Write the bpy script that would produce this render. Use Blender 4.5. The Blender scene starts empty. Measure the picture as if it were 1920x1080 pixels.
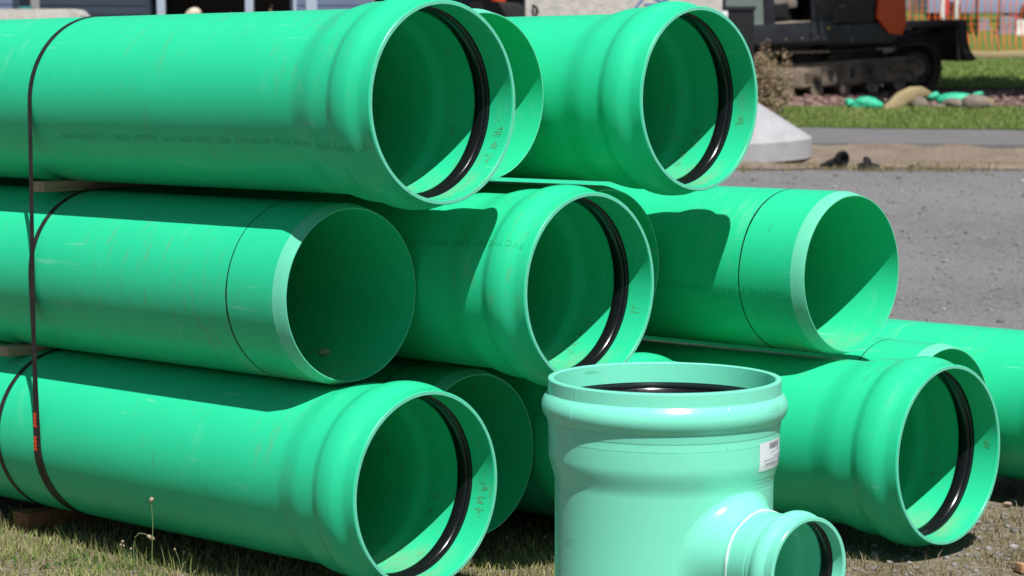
import bpy, bmesh, math, random
import numpy as np
from mathutils import Vector, Matrix
random.seed(7); rng = np.random.default_rng(7)
S = bpy.context.scene
COL = S.collection
R = math.radians
CH = 1.91                                   # camera height above the ground by the pipes

# ------------------------------------------------------------------ camera, sky, sun, exposure
cd = bpy.data.cameras.new('camera'); cam = bpy.data.objects.new('camera', cd); COL.objects.link(cam)
cam.location = (0, 0, CH); cam.rotation_euler = (R(90 - 5.819), 0, 0)
cd.sensor_width = 36; cd.lens = 84.11; cd.clip_start = .1; cd.clip_end = 2000
cd.dof.use_dof = True; cd.dof.focus_distance = 7.9; cd.dof.aperture_fstop = 5.6
S.camera = cam
S.render.resolution_x = 1024; S.render.resolution_y = 576
SUNV = Vector((.170, -.556, 1.005)).normalized()
w = bpy.data.worlds.new('World'); S.world = w; w.use_nodes = True
nt = w.node_tree; bg = nt.nodes['Background']
sky = nt.nodes.new('ShaderNodeTexSky'); sky.sky_type = 'NISHITA'; sky.sun_disc = False
sky.sun_elevation = math.asin(SUNV.z); sky.sun_rotation = math.atan2(SUNV.x, SUNV.y)
nt.links.new(sky.outputs[0], bg.inputs[0]); bg.inputs[1].default_value = .05
sl = bpy.data.lights.new('sun', 'SUN'); sun = bpy.data.objects.new('sun', sl); COL.objects.link(sun)
sl.energy = 5.0; sl.angle = R(.53); sl.color = (1, .975, .94)
sun.rotation_euler = SUNV.to_track_quat('Z', 'Y').to_euler(); sun.location = (3, -8, 14)
vs = S.view_settings
vs.view_transform = 'Standard'; vs.look = 'None'; vs.gamma = 1; vs.exposure = .15; vs.use_curve_mapping = False

# ------------------------------------------------------------------ helpers
def tag(o, label=None, cat=None, group=None, kind=None):
    if label: o['label'] = label
    if cat: o['category'] = cat
    if group: o['group'] = group
    if kind: o['kind'] = kind
    return o
def link(name, me, mat=None, parent=None):
    o = bpy.data.objects.new(name, me); COL.objects.link(o)
    if mat is not None:
        me.materials.clear(); me.materials.append(mat)
    if parent is not None: o.parent = parent
    return o
def empty(name, mw=None, loc=None, rz=0):
    o = bpy.data.objects.new(name, None); COL.objects.link(o); o.empty_display_size = .1
    if mw is not None: o.matrix_world = mw
    if loc is not None: o.location = loc; o.rotation_euler = (0, 0, rz)
    return o
def mesh(vs_, fs, smooth=None):
    me = bpy.data.meshes.new('m'); me.from_pydata([tuple(v) for v in vs_], [], fs); me.update()
    if smooth is not None:
        me.polygons.foreach_set('use_smooth', [True] * len(me.polygons))
        me.set_sharp_from_angle(angle=R(smooth))
    return me
def bm_mesh(bm, smooth=None):
    me = bpy.data.meshes.new('m'); bm.to_mesh(me); bm.free(); me.update()
    if smooth is not None:
        me.polygons.foreach_set('use_smooth', [True] * len(me.polygons))
        me.set_sharp_from_angle(angle=R(smooth))
    return me
def box_bm(bm, c, s, M=None, bev=0):
    b = bmesh.new(); bmesh.ops.create_cube(b, size=1)
    bmesh.ops.scale(b, vec=s, verts=b.verts)
    if bev: bmesh.ops.bevel(b, geom=b.edges[:], offset=bev, segments=2, affect='EDGES', profile=.7)
    T = Matrix.Translation(c) @ (M if M else Matrix())
    bmesh.ops.transform(b, matrix=T, verts=b.verts)
    t = bpy.data.meshes.new('t'); b.to_mesh(t); b.free(); bm.from_mesh(t); bpy.data.meshes.remove(t)
def box(c, s, M=None, bev=0):
    bm = bmesh.new(); box_bm(bm, c, s, M, bev); return bm_mesh(bm, 40)
def prism(poly, y0, y1, axis='y', bev=0):
    """extrude a 2-d outline (x,z) along y"""
    n = len(poly); v = [(p[0], y0, p[1]) for p in poly] + [(p[0], y1, p[1]) for p in poly]
    bm = bmesh.new(); bv = [bm.verts.new(q) for q in v]
    bm.faces.new(bv[:n]); bm.faces.new(bv[n:][::-1])
    for i in range(n): bm.faces.new((bv[i], bv[n + i], bv[n + (i + 1) % n], bv[(i + 1) % n]))
    bmesh.ops.recalc_face_normals(bm, faces=bm.faces[:])
    if bev: bmesh.ops.bevel(bm, geom=bm.edges[:], offset=bev, segments=2, affect='EDGES', profile=.7)
    return bm_mesh(bm, 40)
def lathe(prof, n=128, closed=False, smooth=28, wob=None):
    """revolve (axial, radius) about local x; y = sideways, z = up"""
    p = np.array(prof, float); th = np.arange(n) * 2 * np.pi / n
    v = np.empty((len(p), n, 3)); v[..., 0] = p[:, :1]
    v[..., 1] = p[:, 1:] * np.cos(th); v[..., 2] = p[:, 1:] * np.sin(th)
    if wob is not None: v = wob(v, th)
    f = []
    m = len(p)
    for i in range(m if closed else m - 1):
        j = (i + 1) % m
        for k in range(n):
            k2 = (k + 1) % n
            f.append((i * n + k, j * n + k, j * n + k2, i * n + k2))
    return mesh(v.reshape(-1, 3), f, smooth)
def sstep(a, b, t0, t1, k=8, skip_first=True):
    out = []
    for i in range(1 if skip_first else 0, k + 1):
        x = i / k; e = x * x * (3 - 2 * x); out.append((a + (b - a) * x, t0 + (t1 - t0) * e))
    return out
def tube(pts, rad, n=8, closed_ends=True):
    pts = [Vector(p) for p in pts]; rads = rad if hasattr(rad, '__len__') else [rad] * len(pts)
    v = []; f = []
    up = Vector((0, 0, 1))
    for i, p in enumerate(pts):
        d = (pts[min(i + 1, len(pts) - 1)] - pts[max(i - 1, 0)]).normalized()
        u = up if abs(d.dot(up)) < .95 else Vector((1, 0, 0))
        s = d.cross(u).normalized(); t = s.cross(d)
        for k in range(n):
            a = 2 * math.pi * k / n; v.append(p + rads[i] * (math.cos(a) * s + math.sin(a) * t))
    for i in range(len(pts) - 1):
        for k in range(n):
            f.append((i * n + k, i * n + (k + 1) % n, (i + 1) * n + (k + 1) % n, (i + 1) * n + k))
    if closed_ends:
        f.append(tuple(range(n))[::-1]); f.append(tuple((len(pts) - 1) * n + k for k in range(n)))
    return mesh(v, f, 50)
def text_mesh(s, size, space=1.0):
    c = bpy.data.curves.new('t', 'FONT'); c.body = s; c.size = size; c.space_character = space; c.resolution_u = 2
    o = bpy.data.objects.new('t', c); COL.objects.link(o)
    dg = bpy.context.evaluated_depsgraph_get(); me = bpy.data.meshes.new_from_object(o.evaluated_get(dg))
    bpy.data.objects.remove(o); bpy.data.curves.remove(c); return me
def blob(size, seed, rough=.22, sub=3):
    bm = bmesh.new(); bmesh.ops.create_icosphere(bm, subdivisions=sub, radius=1)
    r = random.Random(seed); ph = [(Vector((r.uniform(-1, 1), r.uniform(-1, 1), r.uniform(-1, 1))).normalized(), r.uniform(1.2, 3.5), r.uniform(0, 6)) for _ in range(7)]
    for v in bm.verts:
        q = v.co.copy(); k = 1 + rough * sum(math.sin(d.dot(q) * fr + p) for d, fr, p in ph) / 3
        v.co = Vector((q.x * size[0], q.y * size[1], q.z * size[2])) * k
    return bm_mesh(bm, 60)

# ------------------------------------------------------------------ materials
def mat(name, col, rough=.5, spec=.5, metal=0, var=0, vscale=4, bump=0, bscale=30, col2=None, thr=None, coat=0, stretch=None, bdist=.02, trans=0):
    m = bpy.data.materials.new(name); m.use_nodes = True; t = m.node_tree; N = t.nodes; L = t.links
    b = N['Principled BSDF']; b.inputs['Roughness'].default_value = rough; b.inputs['Specular IOR Level'].default_value = spec
    b.inputs['Metallic'].default_value = metal; b.inputs['Base Color'].default_value = (*col, 1)
    b.inputs['Coat Weight'].default_value = coat
    if trans: b.inputs['Transmission Weight'].default_value = trans
    tc = N.new('ShaderNodeTexCoord'); src = tc.outputs['Object']
    if stretch:
        mp = N.new('ShaderNodeMapping'); mp.inputs['Scale'].default_value = stretch; L.new(src, mp.inputs[0]); src = mp.outputs[0]
    if var or col2:
        n = N.new('ShaderNodeTexNoise'); n.inputs['Scale'].default_value = vscale; n.inputs['Detail'].default_value = 6; n.inputs['Roughness'].default_value = .62
        L.new(src, n.inputs['Vector'])
        r = N.new('ShaderNodeValToRGB'); lo, hi = thr or (.3, .7)
        r.color_ramp.elements[0].position = lo; r.color_ramp.elements[1].position = hi
        c2 = col2 or tuple(min(1, c * (1 + var)) for c in col)
        c1 = col if col2 else tuple(c * (1 - var) for c in col)
        r.color_ramp.elements[0].color = (*c1, 1); r.color_ramp.elements[1].color = (*c2, 1)
        L.new(n.outputs[0], r.inputs[0]); L.new(r.outputs[0], b.inputs['Base Color'])
    if bump:
        n2 = N.new('ShaderNodeTexNoise'); n2.inputs['Scale'].default_value = bscale; n2.inputs['Detail'].default_value = 5
        L.new(src, n2.inputs['Vector']); bp = N.new('ShaderNodeBump'); bp.inputs['Strength'].default_value = bump; bp.inputs['Distance'].default_value = bdist
        L.new(n2.outputs[0], bp.inputs['Height']); L.new(bp.outputs[0], b.inputs['Normal'])
    return m
def pvc(name, col, dirt=.5, rough=.38, bore=False):
    m = bpy.data.materials.new(name); m.use_nodes = True; t = m.node_tree; N = t.nodes; L = t.links
    b = N['Principled BSDF']; b.inputs['Specular IOR Level'].default_value = .26 if bore else .42
    tc = N.new('ShaderNodeTexCoord'); oi = N.new('ShaderNodeObjectInfo')
    add = N.new('ShaderNodeVectorMath'); add.operation = 'ADD'
    sc = N.new('ShaderNodeVectorMath'); sc.operation = 'SCALE'; sc.inputs[0].default_value = (13, 7, 29); L.new(oi.outputs['Random'], sc.inputs['Scale'])
    L.new(tc.outputs['Object'], add.inputs[0]); L.new(sc.outputs[0], add.inputs[1])
    def noise(scale, stretch, det=5, ro=.6):
        mp = N.new('ShaderNodeMapping'); mp.inputs['Scale'].default_value = stretch; L.new(add.outputs[0], mp.inputs[0])
        n = N.new('ShaderNodeTexNoise'); n.inputs['Scale'].default_value = scale; n.inputs['Detail'].default_value = det; n.inputs['Roughness'].default_value = ro
        L.new(mp.outputs[0], n.inputs['Vector']); return n.outputs[0]
    def ramp(src, lo, hi, v0=0, v1=1):
        r = N.new('ShaderNodeMapRange'); r.inputs[1].default_value = lo; r.inputs[2].default_value = hi; r.inputs[3].default_value = v0; r.inputs[4].default_value = v1
        L.new(src, r.inputs[0]); return r.outputs[0]
    def mul(a, c):
        q = N.new('ShaderNodeMath'); q.operation = 'MULTIPLY'; L.new(a, q.inputs[0])
        if isinstance(c, float): q.inputs[1].default_value = c
        else: L.new(c, q.inputs[1])
        return q.outputs[0]
    def mix(f, a, c):
        x = N.new('ShaderNodeMix'); x.data_type = 'RGBA'; L.new(f, x.inputs['Factor'])
        for s_, v in ((x.inputs[6], a), (x.inputs[7], c)):
            if isinstance(v, tuple): s_.default_value = (*v, 1)
            else: L.new(v, s_)
        return x.outputs[2]
    # gentle batch variation, faint chalky patches, brown dirt smears running round the pipe, pale scratches
    c0 = mix(ramp(noise(1.6, (1, 1, 1)), .3, .7), tuple(c * .95 for c in col), tuple(min(1, c * 1.05) for c in col))
    ch = mul(ramp(noise(2.6, (2.2, 1, 1), 8, .7), .60, .80), .16)
    c1 = mix(ch, c0, (.55, .72, .62))
    d = mul(mul(ramp(noise(1.7, (1, 1, 1), 3), .48, .62), ramp(noise(9, (4.0, 1, 1), 8, .75), .53, .73)), dirt)
    c2 = mix(d, c1, (.23, .16, .085))
    sp = mul(mul(ramp(noise(90, (1, 1, 1), 1), .735, .76), ramp(noise(2.3, (1, 1, 1), 2), .5, .62)), .6 * dirt + .05)
    c3 = mix(sp, c2, (.03, .05, .03))
    sl1 = mul(mul(ramp(noise(26, (.10, 1, 1), 2), .665, .69), ramp(noise(2.0, (1.4, 1, 1), 3), .52, .62)), .17)          # pale handling scratches along the pipe
    c3 = mix(sl1, c3, (.45, .72, .58))
    sl2 = mul(mul(ramp(noise(34, (1, .16, .16), 2), .68, .70), ramp(noise(1.3, (1, 1, 1), 3), .54, .64)), .35)           # darker rub marks round the pipe
    c3 = mix(sl2, c3, (.06, .22, .11))
    if bore:                                                                                                             # dust and grit settled along the bottom of the bore
        sx = N.new('ShaderNodeSeparateXYZ'); L.new(tc.outputs['Object'], sx.inputs[0])
        cb = N.new('ShaderNodeCombineXYZ'); L.new(sx.outputs[1], cb.inputs[1]); L.new(sx.outputs[2], cb.inputs[2])
        ln = N.new('ShaderNodeVectorMath'); ln.operation = 'LENGTH'; L.new(cb.outputs[0], ln.inputs[0])
        lim = ramp(sx.outputs[0], -.37, -.36, .306, .3255)
        ins = N.new('ShaderNodeMath'); ins.operation = 'LESS_THAN'; L.new(ln.outputs['Value'], ins.inputs[0]); L.new(lim, ins.inputs[1])
        low = ramp(sx.outputs[2], -.225, -.31, 0, 1)
        lipz = ramp(sx.outputs[0], -.02, -.06, 0, 1)
        du = mul(mul(mul(mul(ins.outputs[0], low), lipz), ramp(noise(7, (1.6, 1, 1), 8, .72), .38, .66)), .55)
        c3 = mix(du, c3, (.36, .33, .22))
        gr = mul(mul(mul(ins.outputs[0], low), ramp(noise(120, (1, 1, 1), 1), .70, .73)), .7)
        c3 = mix(gr, c3, (.22, .15, .08))
    L.new(c3, b.inputs['Base Color'])
    ro = N.new('ShaderNodeMath'); ro.operation = 'ADD'; L.new(ramp(noise(5, (3, 1, 1), 6), .3, .7, -.05, .07), ro.inputs[0]); ro.inputs[1].default_value = rough
    L.new(ro.outputs[0], b.inputs['Roughness'])
    bp = N.new('ShaderNodeBump'); bp.inputs['Strength'].default_value = .12; bp.inputs['Distance'].default_value = .004
    L.new(noise(7, (1, 1, 1), 4), bp.inputs['Height']); L.new(bp.outputs[0], b.inputs['Normal'])
    return m
M = {}
M['pvc'] = pvc('green_pvc', (.025, .625, .312), .55, .35, True)
M['pvc_bevel'] = mat('sanded_pvc', (.13, .60, .40), .6, .3, var=.06, vscale=12)
M['tee'] = pvc('mint_pvc', (.215, .80, .585), .35, .26)
M['pvc_cut'] = mat('saw_cut_pvc', (.14, .62, .43), .6, .3, var=.10, vscale=40)
M['weld'] = mat('pvc_weld', (.62, .86, .78), .3, .5)
M['rubber'] = mat('black_rubber', (.007, .007, .009), .20, .5, bump=.08, bscale=60, bdist=.003)
M['matte_rubber'] = mat('matte_black_rubber', (.014, .014, .015), .75, .2, var=.3, vscale=12, bump=.3, bscale=30)
M['ink'] = mat('black_ink', (.006, .010, .008), .5, .3)
M['print'] = mat('printed_ink', (.022, .50, .235), .45, .4)
M['scrawl'] = mat('brown_marker', (.10, .42, .19), .6, .3)
M['strap'] = mat('strap', (.012, .012, .013), .5, .35, col2=(.035, .031, .028), vscale=30)
M['orange_print'] = mat('strap_label', (.75, .07, .02), .5, .4)
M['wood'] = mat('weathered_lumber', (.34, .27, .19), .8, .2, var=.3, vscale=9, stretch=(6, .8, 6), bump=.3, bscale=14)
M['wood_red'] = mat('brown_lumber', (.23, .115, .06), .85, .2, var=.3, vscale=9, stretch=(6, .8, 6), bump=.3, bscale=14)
M['paper'] = mat('label_paper', (.80, .82, .86), .45, .4, var=.03, vscale=30)
M['violet'] = mat('violet_ink', (.07, .06, .35), .5, .3)
M['greyink'] = mat('grey_ink', (.16, .17, .19), .5, .3)
M['barink'] = mat('barcode_ink', (.22, .23, .26), .5, .3)
M['stone'] = mat('pebble', (.22, .20, .18), .85, .3, var=.35, vscale=20, bump=.4, bscale=40)
M['concrete'] = mat('precast_concrete', (.38, .377, .39), .8, .25, var=.12, vscale=5, bump=.2, bscale=35)
M['concrete2'] = mat('rough_concrete', (.50, .47, .43), .85, .25, var=.2, vscale=9, bump=.5, bscale=25)
M['bluepaint'] = mat('blue_spray', (.12, .22, .42), .7, .2)
M['steel'] = mat('dirty_black_steel', (.017, .017, .018), .6, .4, col2=(.055, .045, .036), vscale=5, thr=(.45, .75), bump=.2, bscale=20)
M['mudsteel'] = mat('muddy_track_frame', (.07, .06, .05), .8, .3, col2=(.26, .20, .145), vscale=3.2, thr=(.35, .65), bump=.3, bscale=20)
M['mudtrack'] = mat('muddy_track', (.045, .038, .032), .85, .3, col2=(.16, .12, .085), vscale=6, thr=(.4, .7), bump=.4, bscale=20)
M['deck'] = mat('dark_blue_steel', (.020, .022, .030), .4, .5, var=.3, vscale=3)
M['panel'] = mat('black_panel', (.010, .010, .011), .4, .5, var=.3, vscale=3)
M['orange'] = mat('orange_paint', (.72, .085, .015), .38, .5, var=.12, vscale=4)
M['seat'] = mat('seat_fabric', (.20, .17, .15), .8, .2, var=.3, vscale=20)
M['floor_mat'] = mat('dusty_floor_mat', (.40, .33, .26), .9, .2, var=.2, vscale=15)
M['glass'] = mat('cab_glass', (.55, .66, .62), .06, .5, trans=.75)
M['yellow'] = mat('yellow_sticker', (.6, .42, .04), .5)
M['net'] = mat('orange_netting', (.85, .16, .03), .5, .4)
M['post'] = mat('metal_stake', (.22, .16, .12), .7)
M['straw'] = mat('straw', (.50, .40, .22), .9, .1, var=.4, vscale=24, stretch=(1, 1, 4), bump=1.0, bscale=45, bdist=.05)
M['bag'] = mat('green_plastic_bag', (.045, .52, .30), .42, .45, var=.22, vscale=7, bump=1.0, bscale=14, bdist=.05)
M['rock'] = mat('boulder', (.20, .165, .135), .9, .2, var=.3, vscale=7, bump=.5, bscale=14)
M['bark'] = mat('bark', (.12, .085, .06), .9, .2, var=.3, vscale=10, bump=.6, bscale=20)
M['siding'] = mat('slate_blue_siding', (.036, .052, .075), .6, .3, var=.06, vscale=3)  # same house siding, colour darkened to carry the shade on these walls
M['siding_lit'] = mat('pale_blue_siding', (.13, .17, .255), .6, .3, var=.05, vscale=3)  # lighter copy of that siding, sunlight put into its colour
M['trim'] = mat('white_trim', (.42, .48, .57), .5, .3)
M['roof'] = mat('shingle_roof', (.07, .07, .075), .9, .2, var=.3, vscale=9, bump=.4, bscale=20)
M['darkwood'] = mat('brown_door', (.045, .030, .022), .6, .3, var=.2, vscale=5)
M['teal'] = mat('teal_plastic', (.03, .25, .25), .4)
M['cream'] = mat('cream_sacks', (.60, .52, .42), .8)
M['carblue'] = mat('pale_blue_paint', (.26, .33, .50), .3, .5)
M['cargrey'] = mat('grey_paint', (.22, .23, .26), .35, .5)
M['violetwall'] = mat('violet_blue_wall', (.085, .085, .24), .6)
M['red'] = mat('red_fabric', (.65, .03, .08), .6)
M['white'] = mat('white_paint', (.78, .78, .78), .5)
M['pink'] = mat('pink_petals', (.75, .22, .34), .7, var=.3, vscale=25)
M['tyre'] = mat('tyre', (.012, .012, .013), .7)
M['stonegrey'] = mat('grey_granite', (.26, .27, .31), .6, .3, var=.15, vscale=20)

def ground_mat(name, cols, scale=6, fine=60, bump=.5, rough=.95, bdist=.02, speck=None, speck_scale=120):
    m = bpy.data.materials.new(name); m.use_nodes = True; t = m.node_tree; N = t.nodes; L = t.links
    b = N['Principled BSDF']; b.inputs['Roughness'].default_value = rough; b.inputs['Specular IOR Level'].default_value = .15
    tc = N.new('ShaderNodeTexCoord')
    def noise(s, d=8, ro=.65):
        n = N.new('ShaderNodeTexNoise'); n.inputs['Scale'].default_value = s; n.inputs['Detail'].default_value = d; n.inputs['Roughness'].default_value = ro
        L.new(tc.outputs['Object'], n.inputs['Vector']); return n.outputs[0]
    r = N.new('ShaderNodeValToRGB'); e = r.color_ramp.elements
    e[0].position = .32; e[1].position = .68; e[0].color = (*cols[0], 1); e[1].color = (*cols[-1], 1)
    for i, c in enumerate(cols[1:-1]):
        x = e.new(.32 + .36 * (i + 1) / (len(cols) - 1)); x.color = (*c, 1)
    L.new(noise(scale), r.inputs[0]); out = r.outputs[0]
    mx = N.new('ShaderNodeMix'); mx.data_type = 'RGBA'; mx.blend_type = 'MULTIPLY'; mx.inputs[0].default_value = 1
    mr = N.new('ShaderNodeMapRange'); mr.inputs[1].default_value = .3; mr.inputs[2].default_value = .7; mr.inputs[3].default_value = .62; mr.inputs[4].default_value = 1.38
    L.new(noise(fine, 5, .7), mr.inputs[0]); L.new(out, mx.inputs[6]); L.new(mr.outputs[0], mx.inputs[7]); out = mx.outputs[2]
    if speck:
        v = N.new('ShaderNodeTexVoronoi'); v.inputs['Scale'].default_value = speck_scale; L.new(tc.outputs['Object'], v.inputs['Vector'])
        sep = N.new('ShaderNodeSeparateColor'); L.new(v.outputs['Color'], sep.inputs[0])
        m2 = N.new('ShaderNodeMix'); m2.data_type = 'RGBA'; g = N.new('ShaderNodeMapRange'); g.inputs[1].default_value = .62; g.inputs[2].default_value = .72
        L.new(sep.outputs[0], g.inputs[0]); L.new(g.outputs[0], m2.inputs[0]); L.new(out, m2.inputs[6]); m2.inputs[7].default_value = (*speck, 1); out = m2.outputs[2]
    L.new(out, b.inputs['Base Color'])
    bp = N.new('ShaderNodeBump'); bp.inputs['Strength'].default_value = bump; bp.inputs['Distance'].default_value = bdist
    L.new(noise(fine * .8, 8, .75), bp.inputs['Height']); L.new(bp.outputs[0], b.inputs['Normal'])
    return m
def leaf_mat(name, cols, trans=.25):
    m = bpy.data.materials.new(name); m.use_nodes = True; t = m.node_tree; N = t.nodes; L = t.links
    b = N['Principled BSDF']; b.inputs['Roughness'].default_value = .6; b.inputs['Specular IOR Level'].default_value = .25
    g = N.new('ShaderNodeNewGeometry'); r = N.new('ShaderNodeValToRGB'); e = r.color_ramp.elements
    e[0].color = (*cols[0], 1); e[1].color = (*cols[-1], 1); r.color_ramp.interpolation = 'LINEAR'
    for i, c in enumerate(cols[1:-1]):
        x = e.new((i + 1) / (len(cols) - 1)); x.color = (*c, 1)
    L.new(g.outputs['Random Per Island'], r.inputs[0]); L.new(r.outputs[0], b.inputs['Base Color'])
    tr = N.new('ShaderNodeBsdfTranslucent'); L.new(r.outputs[0], tr.inputs[0]); ms = N.new('ShaderNodeMixShader'); ms.inputs[0].default_value = trans
    L.new(b.outputs[0], ms.inputs[1]); L.new(tr.outputs[0], ms.inputs[2]); L.new(ms.outputs[0], N['Material Output'].inputs[0])
    return m
M['clover'] = leaf_mat('clover_leaves', [(.05, .13, .025), (.09, .19, .04), (.13, .22, .06)])
M['gravel'] = ground_mat('gravel', [(.125, .123, .125), (.158, .156, .158), (.180, .177, .178), (.205, .198, .193)], .38, 60, .7, speck=(.235, .23, .23), speck_scale=75, bdist=.012)
M['soil'] = ground_mat('soil', [(.12, .095, .06), (.20, .16, .105), (.25, .205, .14)], 3, 45, .8, speck=(.28, .24, .19), speck_scale=60)
M['dirt'] = ground_mat('dirt', [(.155, .12, .09), (.22, .175, .135), (.26, .21, .16)], .9, 20, .7)
M['asphalt'] = ground_mat('asphalt', [(.145, .14, .14), (.185, .18, .18)], .6, 50, .3)
M['lawnsoil'] = ground_mat('lawn_soil', [(.085, .15, .030), (.12, .19, .05)], 1.5, 30, .5)
M['mulch'] = ground_mat('mulch', [(.10, .055, .05), (.17, .105, .095), (.24, .155, .13)], 2.5, 24, 1.0, bdist=.06)
M['grass'] = leaf_mat('grass_blades', [(.17, .24, .05), (.27, .31, .09), (.40, .38, .16), (.54, .46, .27), (.22, .30, .08), (.46, .41, .21)])
M['drygrass'] = leaf_mat('dry_grass', [(.30, .24, .13), (.22, .19, .09), (.38, .31, .19), (.15, .17, .06)])
M['lawn'] = leaf_mat('lawn_blades', [(.16, .25, .05), (.21, .31, .075), (.27, .35, .10), (.37, .38, .17)])
M['leaf'] = leaf_mat('leaves', [(.03, .07, .015), (.05, .10, .02), (.08, .14, .03)])
M['deadleaf'] = leaf_mat('dry_flowers', [(.36, .26, .17), (.48, .35, .24), (.28, .20, .12), (.54, .41, .29), (.22, .25, .09)])
M['twig'] = mat('twig', (.16, .10, .06), .9, .2)
M['stem'] = mat('weed_stem', (.17, .24, .09), .6, .3)
M['seed'] = mat('seed_head', (.40, .30, .21), .8, .2, var=.3, vscale=150, bump=.8, bscale=200, bdist=.004)

# ------------------------------------------------------------------ terrain
PR = [(-40, 0), (14, 0), (17, .10), (20, .25), (23, .40), (26, .548), (28, .60), (30, .626), (33, .704), (34, .80), (36, 1.02), (38, 1.19), (42, 1.41), (46, 1.613), (60, 2.08), (90, 2.97), (150, 4.9), (400, 12)]
PX, PZ = [p[0] for p in PR], [p[1] for p in PR]
def gz(y): return float(np.interp(y, PX, PZ))
def PT(px, py, d):                         # scene point seen at a photograph pixel when it stands d metres away (used only to find coordinates)
    pass
def X(px, d): return (px - 960) / 4486 * d
def sheet(name, m, x0, x1, y0, y1, dz, nx=40, edge=0, ey=.5, seed=0, kind='structure', slope=(0, 0), amp=0, skirt=False):
    r = np.random.default_rng(seed)
    xs = np.linspace(x0, x1, nx); ys = sorted(set([y0, y1] + [p for p in PX if y0 < p < y1] + list(np.arange(y0, y1, ey))))
    wob0 = np.convolve(r.normal(0, 1, nx + 8), np.ones(5) / 5, 'same')[4:-4] * edge; wob1 = np.convolve(r.normal(0, 1, nx + 8), np.ones(5) / 5, 'same')[4:-4] * edge
    v = []; f = []
    for j, y in enumerate(ys):
        for i, x in enumerate(xs):
            k = (y - y0) / (y1 - y0); sl_ = slope[0] * (1 - k) + slope[1] * k
            yy = y + (wob0[i] if j == 0 else wob1[i] if j == len(ys) - 1 else 0) + sl_ * min(max(x - 4, -3), 8)
            h_ = amp * (math.sin(x * 2.1 + 1.7 * math.sin(yy * 1.9)) * math.sin(yy * 2.7 + x * .8) + .5 * math.sin(x * 5.3 + yy * 3.1) + 1.2) * math.sin(math.pi * k) ** .6 if amp else 0
            v.append((x, yy, gz(yy) + dz + h_))
    for j in range(len(ys) - 1):
        for i in range(nx - 1): f.append((j * nx + i, j * nx + i + 1, (j + 1) * nx + i + 1, (j + 1) * nx + i))
    if skirt:
        b = len(v)
        for i in range(nx): v.append((v[i][0], v[i][1] - .01, v[i][2] - .12))
        for i in range(nx - 1): f.append((b + i, b + i + 1, i + 1, i))
    return tag(link(name, mesh(v, f, 60), m), kind=kind)
sheet('ground', M['gravel'], -150, 150, -30, 400, 0, 3, 0, 1000)
tag(bpy.data.objects['ground'], 'grey compacted gravel yard stretching behind the pipes', 'ground')
tag(sheet('verge', M['soil'], -16, 6, 1.5, 11.3, .006, 110, .25, .4, 1), 'bare brown soil with sparse grass under the pipes', 'ground')
tag(sheet('dirt_strip', M['dirt'], -8, 30, 26.0, 30.0, .012, 160, .18, .25, 2, slope=(0, -.15), amp=.05), 'brown dirt strip between gravel and asphalt path', 'ground')
tag(sheet('asphalt_path', M['asphalt'], -8, 30, 29.4, 32.7, .085, 90, .05, .5, 3, slope=(-.15, -.22), skirt=True), 'grey asphalt path in front of the lawn', 'path')
tag(sheet('mulch_bed', M['mulch'], -2, 12, 33.9, 38.4, .02, 60, .1, .5, 5), 'reddish brown mulch bed around the excavator', 'mulch bed')
tag(sheet('lawn_front', M['lawnsoil'], X(1500, 33), 30, 32.7, 34.8, .095, 60, .12, .5, 4, slope=(-.22, 0)), 'mown green lawn behind the asphalt path', 'lawn')
tag(sheet('lawn_back', M['lawnsoil'], 6.6, 60, 37.9, 110, .03, 40, .2, 2, 6), 'green lawn beyond the excavator and the orange fence', 'lawn')

def blades(name, n, xr, yr, h, wd, m, dz=.0, dens=None, lean=.5, seed=0, label=None, cat=None, hvar=.5):
    r = np.random.default_rng(seed)
    x = r.uniform(*xr, n * 3); y = r.uniform(*yr, n * 3)
    if dens is not None:
        k = r.uniform(0, 1, n * 3) < dens(x, y); x, y = x[k][:n], y[k][:n]
    else: x, y = x[:n], y[:n]
    n = len(x); z = np.interp(y, PX, PZ) + dz
    hh = h * (1 - hvar + 2 * hvar * r.uniform(0, 1, n) ** 1.6); a = r.uniform(0, 2 * np.pi, n); b = r.uniform(0, 2 * np.pi, n); le = lean * r.uniform(.1, 1, n) * hh
    ww = wd * r.uniform(.6, 1.3, n)
    c = np.stack([x, y, z], 1); s = np.stack([np.cos(a) * ww / 2, np.sin(a) * ww / 2, 0 * a], 1); ld = np.stack([np.cos(b) * le, np.sin(b) * le, 0 * b], 1)
    up = np.stack([0 * hh, 0 * hh, hh], 1)
    v = np.stack([c - s, c + s, c + .35 * ld + .55 * up + s * .8, c + .35 * ld + .55 * up - s * .8, c + ld + up], 1).reshape(-1, 3)
    i = np.arange(n)[:, None] * 5
    me = bpy.data.meshes.new('m'); me.vertices.add(len(v)); me.vertices.foreach_set('co', v.ravel().astype(np.float32))
    loops = np.concatenate([i + np.array([[0, 1, 2, 3]]), i + np.array([[3, 2, 4]])], 1).ravel()
    me.loops.add(len(loops)); me.loops.foreach_set('vertex_index', loops.astype(np.int32))
    st = (np.arange(n)[:, None] * 7 + np.array([[0, 4]])).ravel()
    me.polygons.add(2 * n); me.polygons.foreach_set('loop_start', st.astype(np.int32)); me.polygons.foreach_set('loop_total', np.tile([4, 3], n).astype(np.int32))
    me.update(calc_edges=True); me.validate()
    return tag(link(name, me, m), label, cat, kind='stuff')
def clump(x, y, f=2.3, s=0): return .5 + .5 * np.sin(x * f * 1.7 + 1.3 * np.sin(y * f * 2.1 + s)) * np.sin(y * f * 2.9 + 1.7 * np.sin(x * f + s))
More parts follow.
